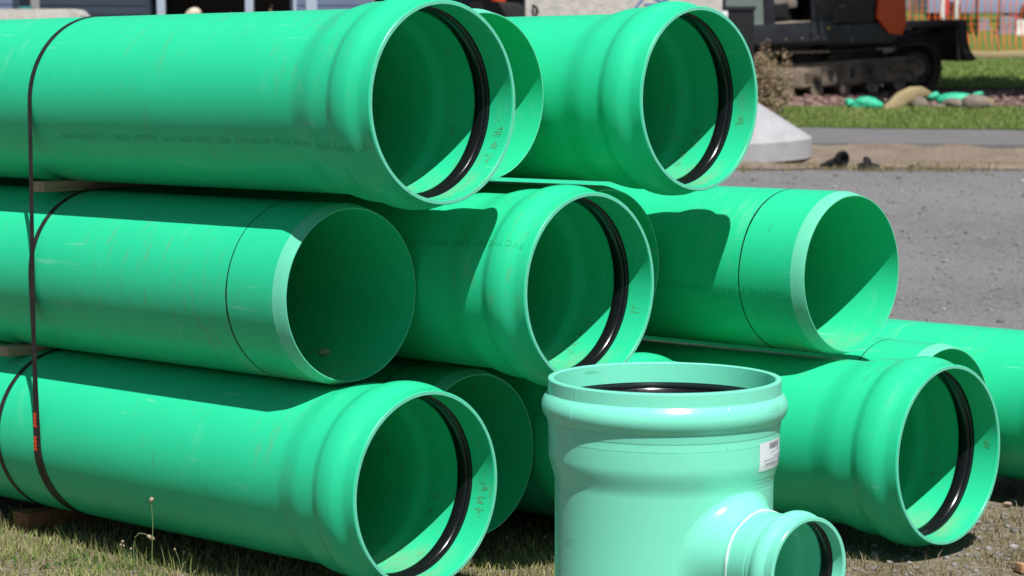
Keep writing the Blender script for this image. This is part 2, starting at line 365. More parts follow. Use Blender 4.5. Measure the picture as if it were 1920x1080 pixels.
blades('grass', 24000, (-3.2, .45), (8.2, 9.75), .028, .0042, M['grass'], .006, lambda x, y: np.clip((.35 + .65 * clump(x, y)) * np.clip((9.75 - y) / .3, .05, 1) * np.clip((.5 - x) / .5, .25, 1), 0, 1), 1.0, 11, 'short dry and green grass in front of the left pipes', 'grass', .6)
blades('dry_grass', 20000, (-.2, 3.4), (8.2, 11.2), .026, .004, M['drygrass'], .006, lambda x, y: np.clip(clump(x, y, 3.1, 2) ** 2, .06, 1) * .8, 1.1, 12, 'sparse dry grass on stony soil at the right', 'grass', .6)
blades('tall_grass', 1500, (-2.6, .6), (8.1, 9.9), .075, .0036, M['grass'], .006, lambda x, y: (.15 + .85 * clump(x, y, 4, 1)) * (np.abs(x * .6966 + y * .7174 - 5.14) < .19), .5, 13, 'taller thin grass blades along the pipe shadow', 'grass', .5)
blades('clover', 3000, (-3.2, .3), (8.2, 9.6), .022, .012, M['clover'], .008, lambda x, y: np.clip(clump(x, y, 2.0, 4) * 1.6 - .7, 0, 1), 1.5, 17, 'low broad-leaved weeds among the grass at the left', 'weeds', .5)
blades('lawn_grass', 30000, (3.8, 8.6), (31.6, 34.8), .055, .014, M['lawn'], .095, lambda x, y: (y > 32.75 - .22 * np.clip(x - 4, -3, 8)) * 1.0, .7, 14, 'mown grass blades on the front lawn', 'grass')
blades('far_lawn_grass', 12000, (6.6, 10.5), (38, 45.5), .06, .018, M['lawn'], .03, None, .7, 15, 'grass blades on the lawn behind the excavator', 'grass')
blades('roadside_weeds', 2600, (2, 7), (25.7, 26.6), .05, .012, M['drygrass'], .01, lambda x, y: clump(x, y, 1.1, 3) ** 2, .7, 16, 'thin weeds along the edge of the dirt strip', 'weeds')

def pebbles(name, n, xr, yr, smin, smax, m, dz, seed, label, p=2.5):
    r = np.random.default_rng(seed)
    bm = bmesh.new(); bmesh.ops.create_icosphere(bm, subdivisions=1, radius=1)
    bv = np.array([v.co[:] for v in bm.verts]); bf = np.array([[v.index for v in f.verts] for f in bm.faces]); bm.free()
    x = r.uniform(*xr, n); y = r.uniform(*yr, n); s = smin + (smax - smin) * r.uniform(0, 1, n) ** p
    V = bv[None] * (1 + r.normal(0, .16, (n, len(bv), 1)))
    V = V * (s[:, None] * np.stack([r.uniform(.7, 1.3, n), r.uniform(.7, 1.3, n), r.uniform(.45, .85, n)], 1))[:, None, :]
    z = np.interp(y, PX, PZ) + dz + s * .2
    V = V + np.stack([x, y, z], 1)[:, None, :]
    F = bf[None] + (np.arange(n) * len(bv))[:, None, None]
    me = bpy.data.meshes.new('m'); v = V.reshape(-1, 3); f = F.reshape(-1, 3)
    me.vertices.add(len(v)); me.vertices.foreach_set('co', v.ravel().astype(np.float32)); me.loops.add(f.size); me.loops.foreach_set('vertex_index', f.ravel().astype(np.int32))
    me.polygons.add(len(f)); me.polygons.foreach_set('loop_start', (np.arange(len(f)) * 3).astype(np.int32)); me.polygons.foreach_set('loop_total', np.full(len(f), 3, np.int32))
    me.update(calc_edges=True)
    return tag(link(name, me, m), label, 'gravel', kind='stuff')
M['pebbles'] = leaf_mat('pebbles', [(.12, .11, .10), (.19, .178, .167), (.26, .245, .235), (.16, .135, .115), (.36, .34, .33)], 0)
pebbles('pebbles', 3600, (.2, 3.4), (8.2, 11.4), .002, .019, M['pebbles'], .006, 21, 'small loose stones on the soil at the right')
pebbles('road_stones', 420, (1.0, 7.5), (11.4, 26), .012, .034, M['pebbles'], 0, 26, 'larger loose stones scattered over the gravel yard', 2.5)
pebbles('sparse_pebbles', 900, (-3.2, .3), (8.2, 9.7), .003, .014, M['pebbles'], .006, 22, 'few small stones among the grass at the left')
pebbles('road_gravel', 9000, (1.0, 7.5), (11.2, 26), .003, .019, M['pebbles'], 0, 23, 'loose grey gravel scattered on the yard', 4)
def curl_chips():
    r = np.random.default_rng(5)
pebbles('mulch_chips', 5000, (3.0, 9.0), (34.0, 37.5), .015, .06, leaf_mat('mulch_chips', [(.13, .07, .06), (.22, .14, .12), (.30, .20, .17), (.09, .05, .045)], 0), .02, 24, 'reddish brown wood chips in the planting bed')

# ------------------------------------------------------------------ pipes
AL, AL2, TI = R(44.157), R(44.789), R(.607)
def frame(al):
    a = Vector((math.cos(al) * math.cos(TI), -math.sin(al) * math.cos(TI), math.sin(TI))); l = Vector((math.sin(al), math.cos(al), 0)); u = l.cross(a)
    if u.z < 0: u = -u
    return a, l, u
def fmat(al, s, u, z):
    a, l, up = frame(al); c = s * a + u * l + z * up + Vector((0, 0, CH))
    return Matrix(((a.x, l.x, up.x, c.x), (a.y, l.y, up.y, c.y), (a.z, l.z, up.z, c.z), (0, 0, 0, 1)))
PL = 6.1; RO, RI = .315, .2975
outer = [(-PL, RO), (-4, RO), (-2, RO), (-1, RO), (-.5, RO), (-.42, RO)] + sstep(-.42, -.275, RO, .3375, 12) + [(-.215, .3378)] + sstep(-.212, -.150, .3378, .3555, 9) + [(-.14, .3570), (-.128, .3572), (-.116, .3566)] + sstep(-.11, -.040, .3560, .3370, 9) + [(-.02, .3362), (-.003, .3360), (0, .333)]
inner = [(0, .3225), (-.003, .3205), (-.05, .3195), (-.106, .319), (-.108, .331), (-.176, .331), (-.178, .3185), (-.30, .318)] + sstep(-.305, -.375, .318, RI, 8) + [(-.6, RI), (-1.2, RI), (-2.5, RI), (-4, RI), (-PL, RI)]
oa = np.array([p for p in outer])
def bell_r(ax): return float(np.interp(ax, oa[:, 0], oa[:, 1]))
BELL = lathe(outer + inner, 128, True)
GASKET = lathe([(-.1085, .330), (-.1085, .3195), (-.112, .312), (-.117, .3095), (-.1215, .3095), (-.1235, .3115), (-.127, .3085), (-.137, .3045), (-.150, .3030), (-.163, .3045), (-.171, .309), (-.1755, .3185), (-.1755, .330)], 128, True, 35)
SPIG = lathe([(-.054, RO), (-.3, RO), (-1, RO), (-2, RO), (-4, RO), (-PL, RO), (-PL, RI), (-4, RI), (-2.5, RI), (-1.2, RI), (-.5, RI), (-.15, RI), (-.0006, RI - .0004)], 128)
BEV = lathe([(-.054, RO), (-.027, .308), (-.001, .3012), (0, .3006), (0, .2975), (-.0006, RI - .0004)], 128)
RIM = lathe([(.0007, .3222), (.0007, .3332)], 128)
def markring(seed):
    r = random.Random(seed); n = 128; v = []; f = []
    for k in range(n):
        t = 2 * math.pi * k / n; wv = .0030 + .0010 * math.sin(3 * t + seed) + r.uniform(-.0004, .0004); o = .0035 * math.sin(t + seed) + .0012 * math.sin(5 * t)
        for q in (-wv, wv): v.append((-.30 + o + q, (RO + .0007) * math.cos(t), (RO + .0007) * math.sin(t)))
    for k in range(n): f.append((2 * k, 2 * k + 1, 2 * ((k + 1) % n) + 1, 2 * ((k + 1) % n)))
    return mesh(v, f, 60)
def wrap_text(s, size, ax0, phi, parent, rf=lambda a: RO, space=1.05):
    me = text_mesh(s, size, space)
    for v in me.vertices:
        ax = ax0 - v.co.x; r = rf(ax) + .0009; p = R(phi) + (-1) * (-(v.co.y) / r)      # upside down, running away from the end
        v.co = (ax, r * math.cos(p), r * math.sin(p))
    return tag(link('printed_line', me, M['print'], parent), kind='stuff')
def scrawl(parent, phi, ax, seed, n=3):
    """brown hand marks inside a bell"""
    r = random.Random(seed); v = []; f = []
    for g in range(n):
        p0 = R(phi - g * 9 + r.uniform(-1, 1)); a0 = ax + r.uniform(-.008, .008)
        for k in range(r.randint(7, 10)):
            aa = a0 + r.uniform(-.014, .014); pp = p0 + r.uniform(-.045, .045); ln = r.uniform(.010, .030); wd = r.uniform(.0018, .0034); ang = r.choice([0, 0, 1.57, .5])
            rr = .3185 if ax > -.106 else .3176
            for da, dp in ((-1, -1), (1, -1), (1, 1), (-1, 1)):
                q = da * ln / 2 * math.cos(ang) - dp * wd / 2 * math.sin(ang); e = da * ln / 2 * math.sin(ang) + dp * wd / 2 * math.cos(ang)
                t = pp + e / rr; v.append((aa + q, rr * math.cos(t), rr * math.sin(t)))
            b = len(v) - 4; f.append((b, b + 1, b + 2, b + 3))
    return tag(link('hand_mark', mesh(v, f), M['scrawl'], parent), kind='stuff')
GS, GR = 'green pipes strapped in the left stack', 'green pipes of the right stack'
def bell_pipe(al, s, u, z, label, group, seed, rot=0, marks=True):
    e = empty('sewer_pipe', fmat(al, s, u, z)); tag(e, label, 'pipe', group)
    link('barrel', BELL, M['pvc'], e); link('gasket', GASKET, M['rubber'], e); link('rim_face', RIM, M['pvc_cut'], e)
    if marks:
        q = random.Random(seed * 13); scrawl(e, -14 + rot + q.uniform(-9, 9), -.062 + q.uniform(-.012, .012), seed, q.choice([1, 2, 3])); scrawl(e, -24 + rot + q.uniform(-8, 8), -.27, seed + 50, q.choice([1, 2, 4]))
    return e
def spigot_pipe(al, s, u, z, label, group, seed):
    e = empty('sewer_pipe', fmat(al, s, u, z)); tag(e, label, 'pipe', group)
    link('barrel', SPIG, M['pvc'], e); link('bevelled_end', BEV, M['pvc_bevel'], e); link('insertion_mark', markring(seed), M['ink'], e)
    return e
T1 = '24" SEWER PIPE  SDR35 PS46  ASTM F679  PVC 12454  PSM TYPE  GASKET JOINT 115 SEWER MAIN'
P1 = bell_pipe(AL, -5.642, 5.491, -.131, 'bell-ended green pipe at the top left of the stack, strap over it', GS, 1)
wrap_text(T1, .034, -.02, 202, P1, bell_r, 1.18)
P2 = spigot_pipe(AL, -6.083, 6.129, -.122, 'plain-ended green pipe set back between the two top bell ends', GS, 2)
P3 = bell_pipe(AL, -5.605, 6.759, -.139, 'bell-ended green pipe at the top right of the stack', GS, 3, 4)
P4 = spigot_pipe(AL, -6.115, 5.499, -.795, 'plain-ended green pipe with a pebble inside, middle row left', GS, 4)
P5 = bell_pipe(AL, -5.577, 6.130, -.786, 'bell-ended green pipe in the middle of the stack, right above the tee', GS, 5, -4)
wrap_text('PVC TYPE PSM SDR35 SEWER PIPE 24" ASTM F679', .034, -.04, 149, P5, bell_r, 1.15)
P6 = spigot_pipe(AL, -6.067, 6.760, -.785, 'green pipe mostly hidden behind the middle bell end, thin edge showing', GS, 6)
P8 = bell_pipe(AL, -5.750, 5.498, -1.431, 'bell-ended green pipe at the bottom left, on the grass', GS, 8)
P10 = spigot_pipe(AL, -6.149, 6.131, -1.437, 'shaded plain-ended green pipe beside the bottom left bell end', GS, 10)
P9 = bell_pipe(AL, -5.79, 6.765, -1.455, 'green pipe hidden behind the tee, only the top of its bell shows', GS, 9)
P7 = spigot_pipe(AL2, -5.512, 7.395, -.8165, 'plain-ended green pipe with lit interior, on top of the right stack', GR, 7)
wrap_text('12454 PVC TYPE PSM SDR35 SEWER PIPE 24" ASTM F679', .034, -.075, 188.5, P7, lambda a: RO, 1.18)
P11 = bell_pipe(AL2, -5.040, 7.366, -1.463, 'bell-ended green pipe on the ground at the far right, behind the tee', GR, 11, 6)
P12 = spigot_pipe(AL2, -5.485, 8.000, -1.458, 'plain-ended green pipe half hidden behind the bottom right bell end', GR, 12)
P13 = bell_pipe(AL2, -4.95, 8.640, -1.460, 'rearmost bottom green pipe cut off by the right edge', GR, 13)

# stone lying in the middle left pipe
a, l, up = frame(AL)
def W(al, s, u, z):
    return fmat(al, s, u, z).translation
st = link('pebble', blob((.019, .015, .014), 3, .3, 2), mat('tan_pebble', (.42, .34, .20), .8, .3, var=.35, vscale=60)); st.location = W(AL, -6.115 + -.33, 5.499 + .287 * math.cos(R(304)), -.795 + .287 * math.sin(R(304)))
tag(st, 'small tan stone lying inside the open green pipe', 'stone')

# ------------------------------------------------------------------ timber and straps
def lumber(name, s, u0, u1, z, hs, m, label, group='timber spacers under the pipes'):
    e = link(name, box((0, 0, 0), (hs[0], u1 - u0, hs[1]), bev=.003), m); e.matrix_world = fmat(AL, s, (u0 + u1) / 2, z); return tag(e, label, 'timber', group)
lumber('timber_spacer', -7.66, 5.285, 7.15, -.460, (.085, .040), M['wood'], 'weathered timber spacer between the top and middle left pipes')
lumber('timber_spacer', -7.93, 5.285, 7.15, -1.113, (.085, .040), M['wood'], 'weathered timber spacer between the middle and bottom pipes, left edge')
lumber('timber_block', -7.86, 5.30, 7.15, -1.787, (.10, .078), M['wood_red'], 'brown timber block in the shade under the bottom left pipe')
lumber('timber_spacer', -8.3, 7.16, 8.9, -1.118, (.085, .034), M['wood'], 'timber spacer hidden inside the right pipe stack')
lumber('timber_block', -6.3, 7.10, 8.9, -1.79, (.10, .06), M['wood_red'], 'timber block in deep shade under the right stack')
def strap_path(cs, r):
    """closed band in the (u, z) plane round four corner pipes: lower left, upper left, upper right, lower right"""
    p = []
    for (cu, cz), t0 in zip(cs, (270, 180, 90, 0)):
        for k in range(25): t = R(t0 - 90 * k / 24); p.append((cu + r * math.cos(t), cz + r * math.sin(t)))
    return p
def strap(s, cs, label, tag_labels=False, ds=0, wdt=.025):
    r = RO + .0016; P = strap_path(cs, r); P2_ = strap_path(cs, r + .0014); z0, z1 = cs[0][1], cs[1][1]
    n = len(P); v = []; f = []
    for (u, z), (u2, z2) in zip(P, P2_):
        k = (z - z0) / max(z1 - z0, .1); so = ds * (1 - k) + .002 * math.sin(6 * z)
        for q in (-wdt / 2, wdt / 2): v += [(so + q, u, z), (so + q, u2, z2)]
    for i in range(n):
        j = (i + 1) % n
        for b, c in ((0, 1), (1, 3), (3, 2), (2, 0)): f.append((4 * i + b, 4 * i + c, 4 * j + c, 4 * j + b))
    e = empty('binding_strap', fmat(AL, s, 0, 0)); tag(e, label, 'strap', 'black straps round the left stack')
    link('band', mesh(v, f, 40), M['strap'], e)
    if tag_labels:
        for zc in (-1.338, -1.428):
            k = min((zc - z0) / (z1 - z0), 1); so = ds * (1 - k) + .002 * math.sin(6 * zc); uu = cs[0][0] + (cs[1][0] - cs[0][0]) * k - r - .0021
            for k2 in range(4):
                link('orange_label', box((so - .001, uu, zc + (k2 - 1.5) * .0145), (.0195 - .003 * (k2 % 2), .0006, .0120), Matrix.Rotation(R(9 * (-1) ** k2), 4, 'Y')), M['orange_print'], e)
    return e
BLc, BRc = (5.498, -1.431), (6.765, -1.431)
strap(-7.535, [BLc, (5.491, -.131), (6.759, -.139), BRc], 'long black strap running over the top left pipe down to the grass, orange marks', True, -.03)
strap(-7.575, [BLc, (5.499, -.795), (6.768, -.785), BRc], 'black strap curving over the middle left pipe', ds=.03)
strap(-7.82, [BLc, BLc, BRc, BRc], 'black strap round the bottom left pipe at the left edge')

# ------------------------------------------------------------------ the tee fitting
TX, TY, TR = X(1248.5, 6.83), 6.83, .336
TZ = CH - (705.5 - 82.86) / 4486 * 6.87
def tee_half():
    pr = [(0, .3225), (.001, .3345), (.004, .336), (.040, .3365), (.043, .338)]
    for k in range(1, 12):
        t = k / 12; pr.append((.043 + .072 * t, .338 + .0165 * math.sin(math.pi * t) ** .75))
    pr += [(.117, .3375), (.119, .3365), (.1195, .3372), (.142, .3345), (.1425, .3335), (.16, .3335), (.165, .3338), (.166, .3333), (.215, .3333)] + sstep(.215, .300, .3333, .3155, 10)
    return pr
TH = 2 * (TZ - CH + 0) ; HT = TZ / 2        # rim height, half height
half = tee_half()
out = [(d, r) for d, r in half] + [(HT, .3150)] + [(2 * HT - d, r) for d, r in half[::-1]]
inn_t = [(0, .3225), (.003, .3185), (.060, .318), (.062, .331), (.115, .331), (.117, .318), (.22, .318)] + sstep(.225, .30, .318, .297, 6)
inn = [(HT * 2 - d, r) for d, r in inn_t] + [(HT, .297)] + inn_t[::-1]
def tee_r(d): return float(np.interp(d, [p[0] for p in out], [p[1] for p in out]))
tee = empty('tee_fitting', Matrix.Translation((TX, TY, TZ)) @ Matrix(((0, 0, 1, 0), (0, 1, 0, 0), (-1, 0, 0, 0), (0, 0, 0, 1))))
tag(tee, 'pale mint green tee fitting standing upright in front of the pipes', 'pipe fitting')
link('body', lathe(out + inn[1:-1], 160, True, 24), M['tee'], tee)
link('gasket', lathe([(.062, .330), (.062, .318), (.068, .310), (.074, .309), (.077, .312), (.081, .309), (.094, .304), (.106, .307), (.1135, .318), (.1135, .330)], 128, True, 35), M['rubber'], tee)
# mould seams on the collar: small upright ribs
def teept(d, ph, off=0):                     # ph measured from the camera-facing side, positive to the right (world)
    r = tee_r(d) + off; wx = r * math.sin(ph); wy = -r * math.cos(ph); return (d, wy, wx)      # local x = down, y = world y, z = world x
for ph in (R(-51), R(28)):
    v = []; f = []
    ds = [.006 + k * (.16 - .006) / 40 for k in range(41)]
    for d in ds:
        for o, dp in ((.0, -.007), (.0016, 0), (.0, .007)): v.append(teept(d, ph + dp, o + .0002))
    for i in range(40):
        for k in range(2): f.append((3 * i + k, 3 * i + k + 1, 3 * i + k + 4, 3 * i + k + 3))
    link('mould_seam', mesh(v, f, 80), M['tee'], tee)
# pressed lines low on the right side, beneath the label
for k in range(4):
    v = []; f = []
    for i in range(13):
        ph = R(50 + i * 2.2); d = .262 + k * .013
        for q in (-.0012, 0, .0012): v.append(teept(d + q + .0006 * math.sin(i), ph, .0002 + (.0005 if q == 0 else 0)))
    for i in range(12):
        for q in range(2): f.append((3 * i + q, 3 * i + q + 1, 3 * i + q + 4, 3 * i + q + 3))
    link('pressed_line', mesh(v, f, 80), M['tee'], tee)
# branch: direction and lathe
BAZ = R(41.5); BD = Vector((math.sin(BAZ), -math.cos(BAZ), 0)); BL = Vector((math.cos(BAZ), math.sin(BAZ), 0))
bmw = Matrix(((BD.x, BL.x, 0, TX + BD.x * .018), (BD.y, BL.y, 0, TY + BD.y * .018), (BD.z, BL.z, 1, TZ - .480), (0, 0, 0, 1)))
inv = tee.matrix_world.inverted()
RB = .1530
bp_ = [(.352, .1465), (.364, .1462), (.366, .1435), (.415, .1440), (.430, .1452), (.432, .1442), (.438, .1442), (.440, .1470), (.455, .1475)]
for k in range(1, 10): t = k / 10; bp_.append((.455 + .055 * t, .1475 + .0130 * math.sin(math.pi * t) ** .8 + .004 * t))
bp_ += [(.512, .1520), (.538, .1525), (.5405, .1530), (.542, .1518), (.542, .1425), (.540, .1408), (.505, .1400), (.503, .148), (.462, .148), (.460, .1395), (.41, .1390)] + sstep(.405, .375, .139, .128, 5) + [(.28, .128)]
br = link('branch', lathe(bp_, 112, False, 24), M['tee'], tee); br.matrix_local = inv @ bmw
gk = link('gasket', lathe([(.502, .147), (.502, .1400), (.497, .1345), (.492, .1355), (.488, .1335), (.478, .1320), (.468, .1335), (.463, .139), (.463, .147)], 96, True, 35), M['rubber'], br)
# blended saddle between body and branch, with a welded bead
n = 112; v = []; f = []; NT = 18; r0, r1 = .1462, .206
for i in range(NT + 1):
    t = i / NT
    for k in range(n):
        ph = 2 * math.pi * k / n; rr = r0 + (r1 - r0) * t; hy = rr * math.cos(ph)
        lc = math.sqrt(max(.3156 ** 2 - hy * hy, .01)) - .018; l0 = math.sqrt(.3156 ** 2 - (r0 * math.cos(ph)) ** 2) - .018
        Lh = lc + (.353 - l0) * (1 - t) ** 3.2 - .0012 * t
        v.append((Lh, rr * math.cos(ph), rr * math.sin(ph)))
for i in range(NT):
    for k in range(n): f.append((i * n + k, i * n + (k + 1) % n, (i + 1) * n + (k + 1) % n, (i + 1) * n + k))
sd = link('saddle', mesh(v, f, 60), M['tee'], tee); sd.matrix_local = inv @ bmw
v = []; f = []
for k in range(96):
    ph = 2 * math.pi * k / 96; wv = .0042 + .0012 * math.sin(5 * ph) + .0006 * math.sin(13 * ph + 1)
    for q in range(6):
        t = 2 * math.pi * q / 6; v.append((.3655 + wv * math.cos(t) + .001 * math.sin(7 * ph), (.1447 + wv * .8 * math.sin(t)) * math.cos(ph), (.1447 + wv * .8 * math.sin(t)) * math.sin(ph)))
for k in range(96):
    for q in range(6): f.append((k * 6 + q, k * 6 + (q + 1) % 6, ((k + 1) % 96) * 6 + (q + 1) % 6, ((k + 1) % 96) * 6 + q))
wb = link('weld_bead', mesh(v, f, 80), M['weld'], br)
# paper label with upside-down print
PH0, PH1, D0, D1 = R(49.5), R(74.6), .158, .240
def lab(x, y, off):                          # x 0..1 left to right, y 0..1 top to bottom
    return teept(D0 + (D1 - D0) * y + .006 * (1 - x) * 0, PH0 + (PH1 - PH0) * x, off)
NX, NY = 16, 10; v = [lab(i / NX, j / NY, .0010) for j in range(NY + 1) for i in range(NX + 1)]
f = [(j * (NX + 1) + i, j * (NX + 1) + i + 1, (j + 1) * (NX + 1) + i + 1, (j + 1) * (NX + 1) + i) for j in range(NY) for i in range(NX)]
lb = link('paper_label', mesh(v, f, 80), M['paper'], tee)
def lab_text(s, x0, y0, hgt, wid, m, name='label_print'):
    me = text_mesh(s, 1.0); xs = [p.co.x for p in me.vertices]; ys = [p.co.y for p in me.vertices]; ax, bx, ay, by = min(xs), max(xs), min(ys), max(ys)
    for p in me.vertices:
        u_ = (p.co.x - ax) / (bx - ax); w_ = (p.co.y - ay) / (by - ay)
        p.co = lab(x0 - u_ * wid, y0 + w_ * hgt, .0018)
    return link(name, me, m, lb)
lab_text('SPT582GGG', .82, .735, .115, .62, M['greyink'])
lab_text('24 X 10 IN TEE GASKETED PIPE', .94, .615, .055, .78, M['greyink'])
lab_text('SEWER SDR35', .985, .53, .05, .40, M['greyink'])
lab_text('11/18/22', .96, .335, .06, .24, M['greyink'])
lab_text('Quantity 1', .66, .375, .045, .28, M['greyink'])
v = []; f = []; r_ = random.Random(4); x = .36
while x < .84:
    ww = r_.choice([.006, .010, .016]); b = len(v)
    for xx, yy in ((x, .06), (x + ww, .06), (x + ww, .27), (x, .27)): v.append(lab(xx, yy, .0018))
    f.append((b, b + 1, b + 2, b + 3)); x += ww + r_.choice([.006, .009, .016])
link('bar_code', mesh(v, f), M['barink'], lb)
v = []; f = []                                # violet emblem: a ring segment above a wedge
for k in range(15):
    t = R(-70 + k * 18)
    for q in (.5, 1): v.append(lab(.925 + .045 * q * math.cos(t), .635 + .085 * q * math.sin(t), .0018))
for k in range(14): f.append((2 * k, 2 * k + 1, 2 * k + 3, 2 * k + 2))
b = len(v); v += [lab(xx, yy, .0018) for xx, yy in ((.885, .73), (.965, .70), (.955, .83), (.90, .87))]; f.append((b, b + 1, b + 2, b + 3))
link('emblem', mesh(v, f), M['violet'], lb)

# ------------------------------------------------------------------ weeds and scraps near the pipes
def weed(x, y, pts, head, label, hs):
    e = empty('weed', loc=(x, y, gz(y))); tag(e, label, 'weed')
    link('stem', tube(pts, [.0019 - .0007 * i / len(pts) for i in range(len(pts))], 6), M['stem'], e)
    h = link('seed_head', blob(hs, 17, .10, 2), M['seed'], e); h.location = head[0]; h.rotation_euler = head[1]
    return e
weed(X(272, 8.43), 8.43, [(0, 0, 0), (.004, 0, .11), (.008, 0, .20), (.004, 0, .284)], ((.004, 0, .290), (0, 0, 0)), 'upright weed with a round tan seed head by the bottom left pipe', (.0088, .0088, .0105))
weed(X(240, 8.47), 8.47, [(0, 0, 0), (-.002, 0, .115), (.004, 0, .145), (.018, 0, .160), (.038, 0, .158), (.054, 0, .150)], ((.060, 0, .145), (0, R(115), 0)), 'nodding weed with a drooping seed head by the bottom left pipe', (.0085, .0085, .017))
def sprig(px, d, h, label, seed):
    r = random.Random(seed); e = empty('weed', loc=(X(px, d), d, gz(d))); tag(e, label, 'weed')
    for k in range(4):
        dx, dy = r.uniform(-.03, .03), r.uniform(-.02, .02); hh = h * r.uniform(.7, 1)
        s = link('stem', tube([(0, 0, 0), (dx * .4, dy * .4, hh * .6), (dx, dy, hh)], .0011, 5), M['stem'], e)
        hd = link('seed_head', blob((.005, .005, .006), seed * 7 + k, .3, 1), M['seed'], s); hd.location = (dx, dy, hh)
sprig(228, 8.5, .13, 'small weed with pale heads left of the nodding weed', 1)
sprig(330, 8.5, .10, 'small weed with pale heads right of the nodding weed', 2)
sprig(958, 8.95, .05, 'small seeding weed between the bottom left bell and the tee', 3)
sprig(1032, 9.0, .05, 'small seeding weed close against the left of the tee', 4)
ws = link('wood_scrap', box((0, 0, .018), (.11, .05, .032), Matrix.Rotation(R(6), 4, 'Y'), .004), mat('fresh_wood', (.46, .26, .14), .8, .2, var=.2, vscale=20)); ws.location = (X(1950, 8.52), 8.52, .004); ws.rotation_euler = (0, 0, R(20))
tag(ws, 'orange-brown scrap of wood on the stony soil, bottom right corner', 'wood')
sc_ = link('pebble', blob((.020, .015, .010), 9, .3, 2), mat('tan_stone', (.30, .23, .17), .85)); sc_.location = (X(1903, 9.75), 9.75, .02)
tag(sc_, 'tan stone in front of the rearmost right pipe', 'stone')

# ------------------------------------------------------------------ manhole cone, rubber bits
dC = 27.15
e = empty('manhole_cone', loc=(X(1404, dC), dC, gz(dC) + .03)); e.rotation_euler = (R(1.2), R(-2.6), 0); tag(e, 'pale concrete manhole cone standing behind the top right pipe', 'manhole cone')
RC, RT, HB, HC = .72, .34, .235, .52; n = 72; v = []; f = []
rings = [(RC - .012, 0, 0), (RC, .012, 0), (RC, HB - .012, 0), (RC - .012, HB, 0)]
for k in range(1, 9): t = k / 8; rings.append((RC - .012 + (RT - RC + .012) * t, HB + HC * t, -(RC - RT) * t))
rings += [(RT, HB + HC + .10, -(RC - RT)), (RT - .1, HB + HC + .10, -(RC - RT)), (RT - .1, HB + HC, -(RC - RT)), (RC - .14, HB, 0), (RC - .14, 0, 0)]
for r, z, ox in rings:
    for k in range(n): t = 2 * math.pi * k / n; v.append((ox + r * math.cos(t), r * math.sin(t), z))
m_ = len(rings)
for i in range(m_):
    for k in range(n): f.append((i * n + k, ((i + 1) % m_) * n + k, ((i + 1) % m_) * n + (k + 1) % n, i * n + (k + 1) % n)[::-1])
link('cone_body', mesh(v, f, 30), M['concrete'], e)
e = empty('rubber_boot', loc=(X(1575, 26.15), 26.15, gz(26.15) + .02)); tag(e, 'larger black rubber pipe boot lying on the dirt', 'rubber scrap')
link('sleeve', tube([(-.22, 0, .015), (-.13, 0, .04), (-.05, 0, .06), (.0, 0, .08)], [.012, .035, .05, .065], 16), M['matte_rubber'], e)
o = link('collar', lathe([(-.035, .001), (-.035, .085), (0, .098), (.02, .094), (.025, .07), (-.005, .06), (-.01, .001)], 40, False, 30), M['matte_rubber'], e); o.location = (.02, 0, .085); o.rotation_euler = (0, R(8), R(-52))
e = empty('rubber_boot', loc=(X(1627, 25.98), 25.98, gz(25.98) + .045)); tag(e, 'small crumpled black rubber boot lying on the dirt', 'rubber scrap')
link('sleeve', blob((.115, .08, .055), 77, .35), M['matte_rubber'], e); o = link('collar', blob((.05, .05, .05), 78, .3), M['matte_rubber'], e); o.location = (.0, .02, .05)
for k, (px, d, w_, h_) in enumerate(((1712, 26.1, .035, .03),)):
    o = link('rubber_scrap', blob((w_, w_, h_), 31, .3, 2), M['matte_rubber']); o.location = (X(px, d), d, gz(d) + .02); tag(o, 'tiny black scrap on the dirt right of the rubber boots', 'rubber scrap')

# ------------------------------------------------------------------ straw wattles, green bags, rocks
def Pz(px, py, d): return CH - (py - 82.86) / 4486 * d
def bag(px, d, size, rz, label, seed, ear=True):
    e = empty('plastic_bag', loc=(X(px, d), d, gz(d) + size[2] * .75 + .04), rz=rz); tag(e, label, 'plastic bag', 'green plastic bags by the planting bed')
    link('bag_body', blob(size, seed, .28), M['bag'], e)
    if ear:
        o = link('tied_end', blob((size[0] * .35, size[1] * .4, size[2] * .55), seed + 1, .4, 2), M['bag'], e); o.location = (-size[0] * 1.05, 0, size[2] * .5)
    return e
bag(1622, 34.75, (.25, .17, .115), R(12), 'left green plastic bag slumped on straw by the lawn', 41)
bag(1785, 35.3, (.27, .17, .13), R(-6), 'right green plastic bag lying behind the grey rocks', 44)
o = link('tied_end', blob((.12, .05, .05), 47, .4, 2), M['bag'], bpy.data.objects['plastic_bag.001']); o.location = (.33, 0, .07); o.rotation_euler = (0, R(-22), 0)
b3 = bag(1786, 44.5, (.16, .1, .06), 0, 'small green plastic bag seen under the raised blade', 49, False)
def wattle(name, pts, rad, label, group='straw erosion wattles'):
    o = link(name, tube(pts, rad, 14), M['straw']); return tag(o, label, 'straw wattle', group)
def gp(px, d, dz): return (X(px, d), d, gz(d) + dz)
wattle('straw_wattle', [gp(1652, 34.55, .02), gp(1668, 34.65, .10), gp(1688, 34.85, .21), gp(1706, 35.15, .24), gp(1722, 35.55, .20), gp(1735, 36.05, .10)], [.07, .105, .125, .125, .12, .10], 'tan straw wattle arched up in front of the track')
wattle('straw_wattle', [gp(1592, 34.45, .05), gp(1606, 34.40, .065), gp(1622, 34.45, .05)], [.06, .075, .055], 'short straw wattle end under the left green bag')
wattle('straw_wattle', [gp(1822, 35.35, .09), gp(1838, 35.45, .10), gp(1856, 35.55, .06)], [.08, .10, .07], 'short straw wattle end right of the right green bag')
wattle('straw_wattle', [gp(1740 + k * 25, 45.9 + .25 * math.sin(k), .08) for k in range(12)], .10, 'long straw wattle along the foot of the orange fence')
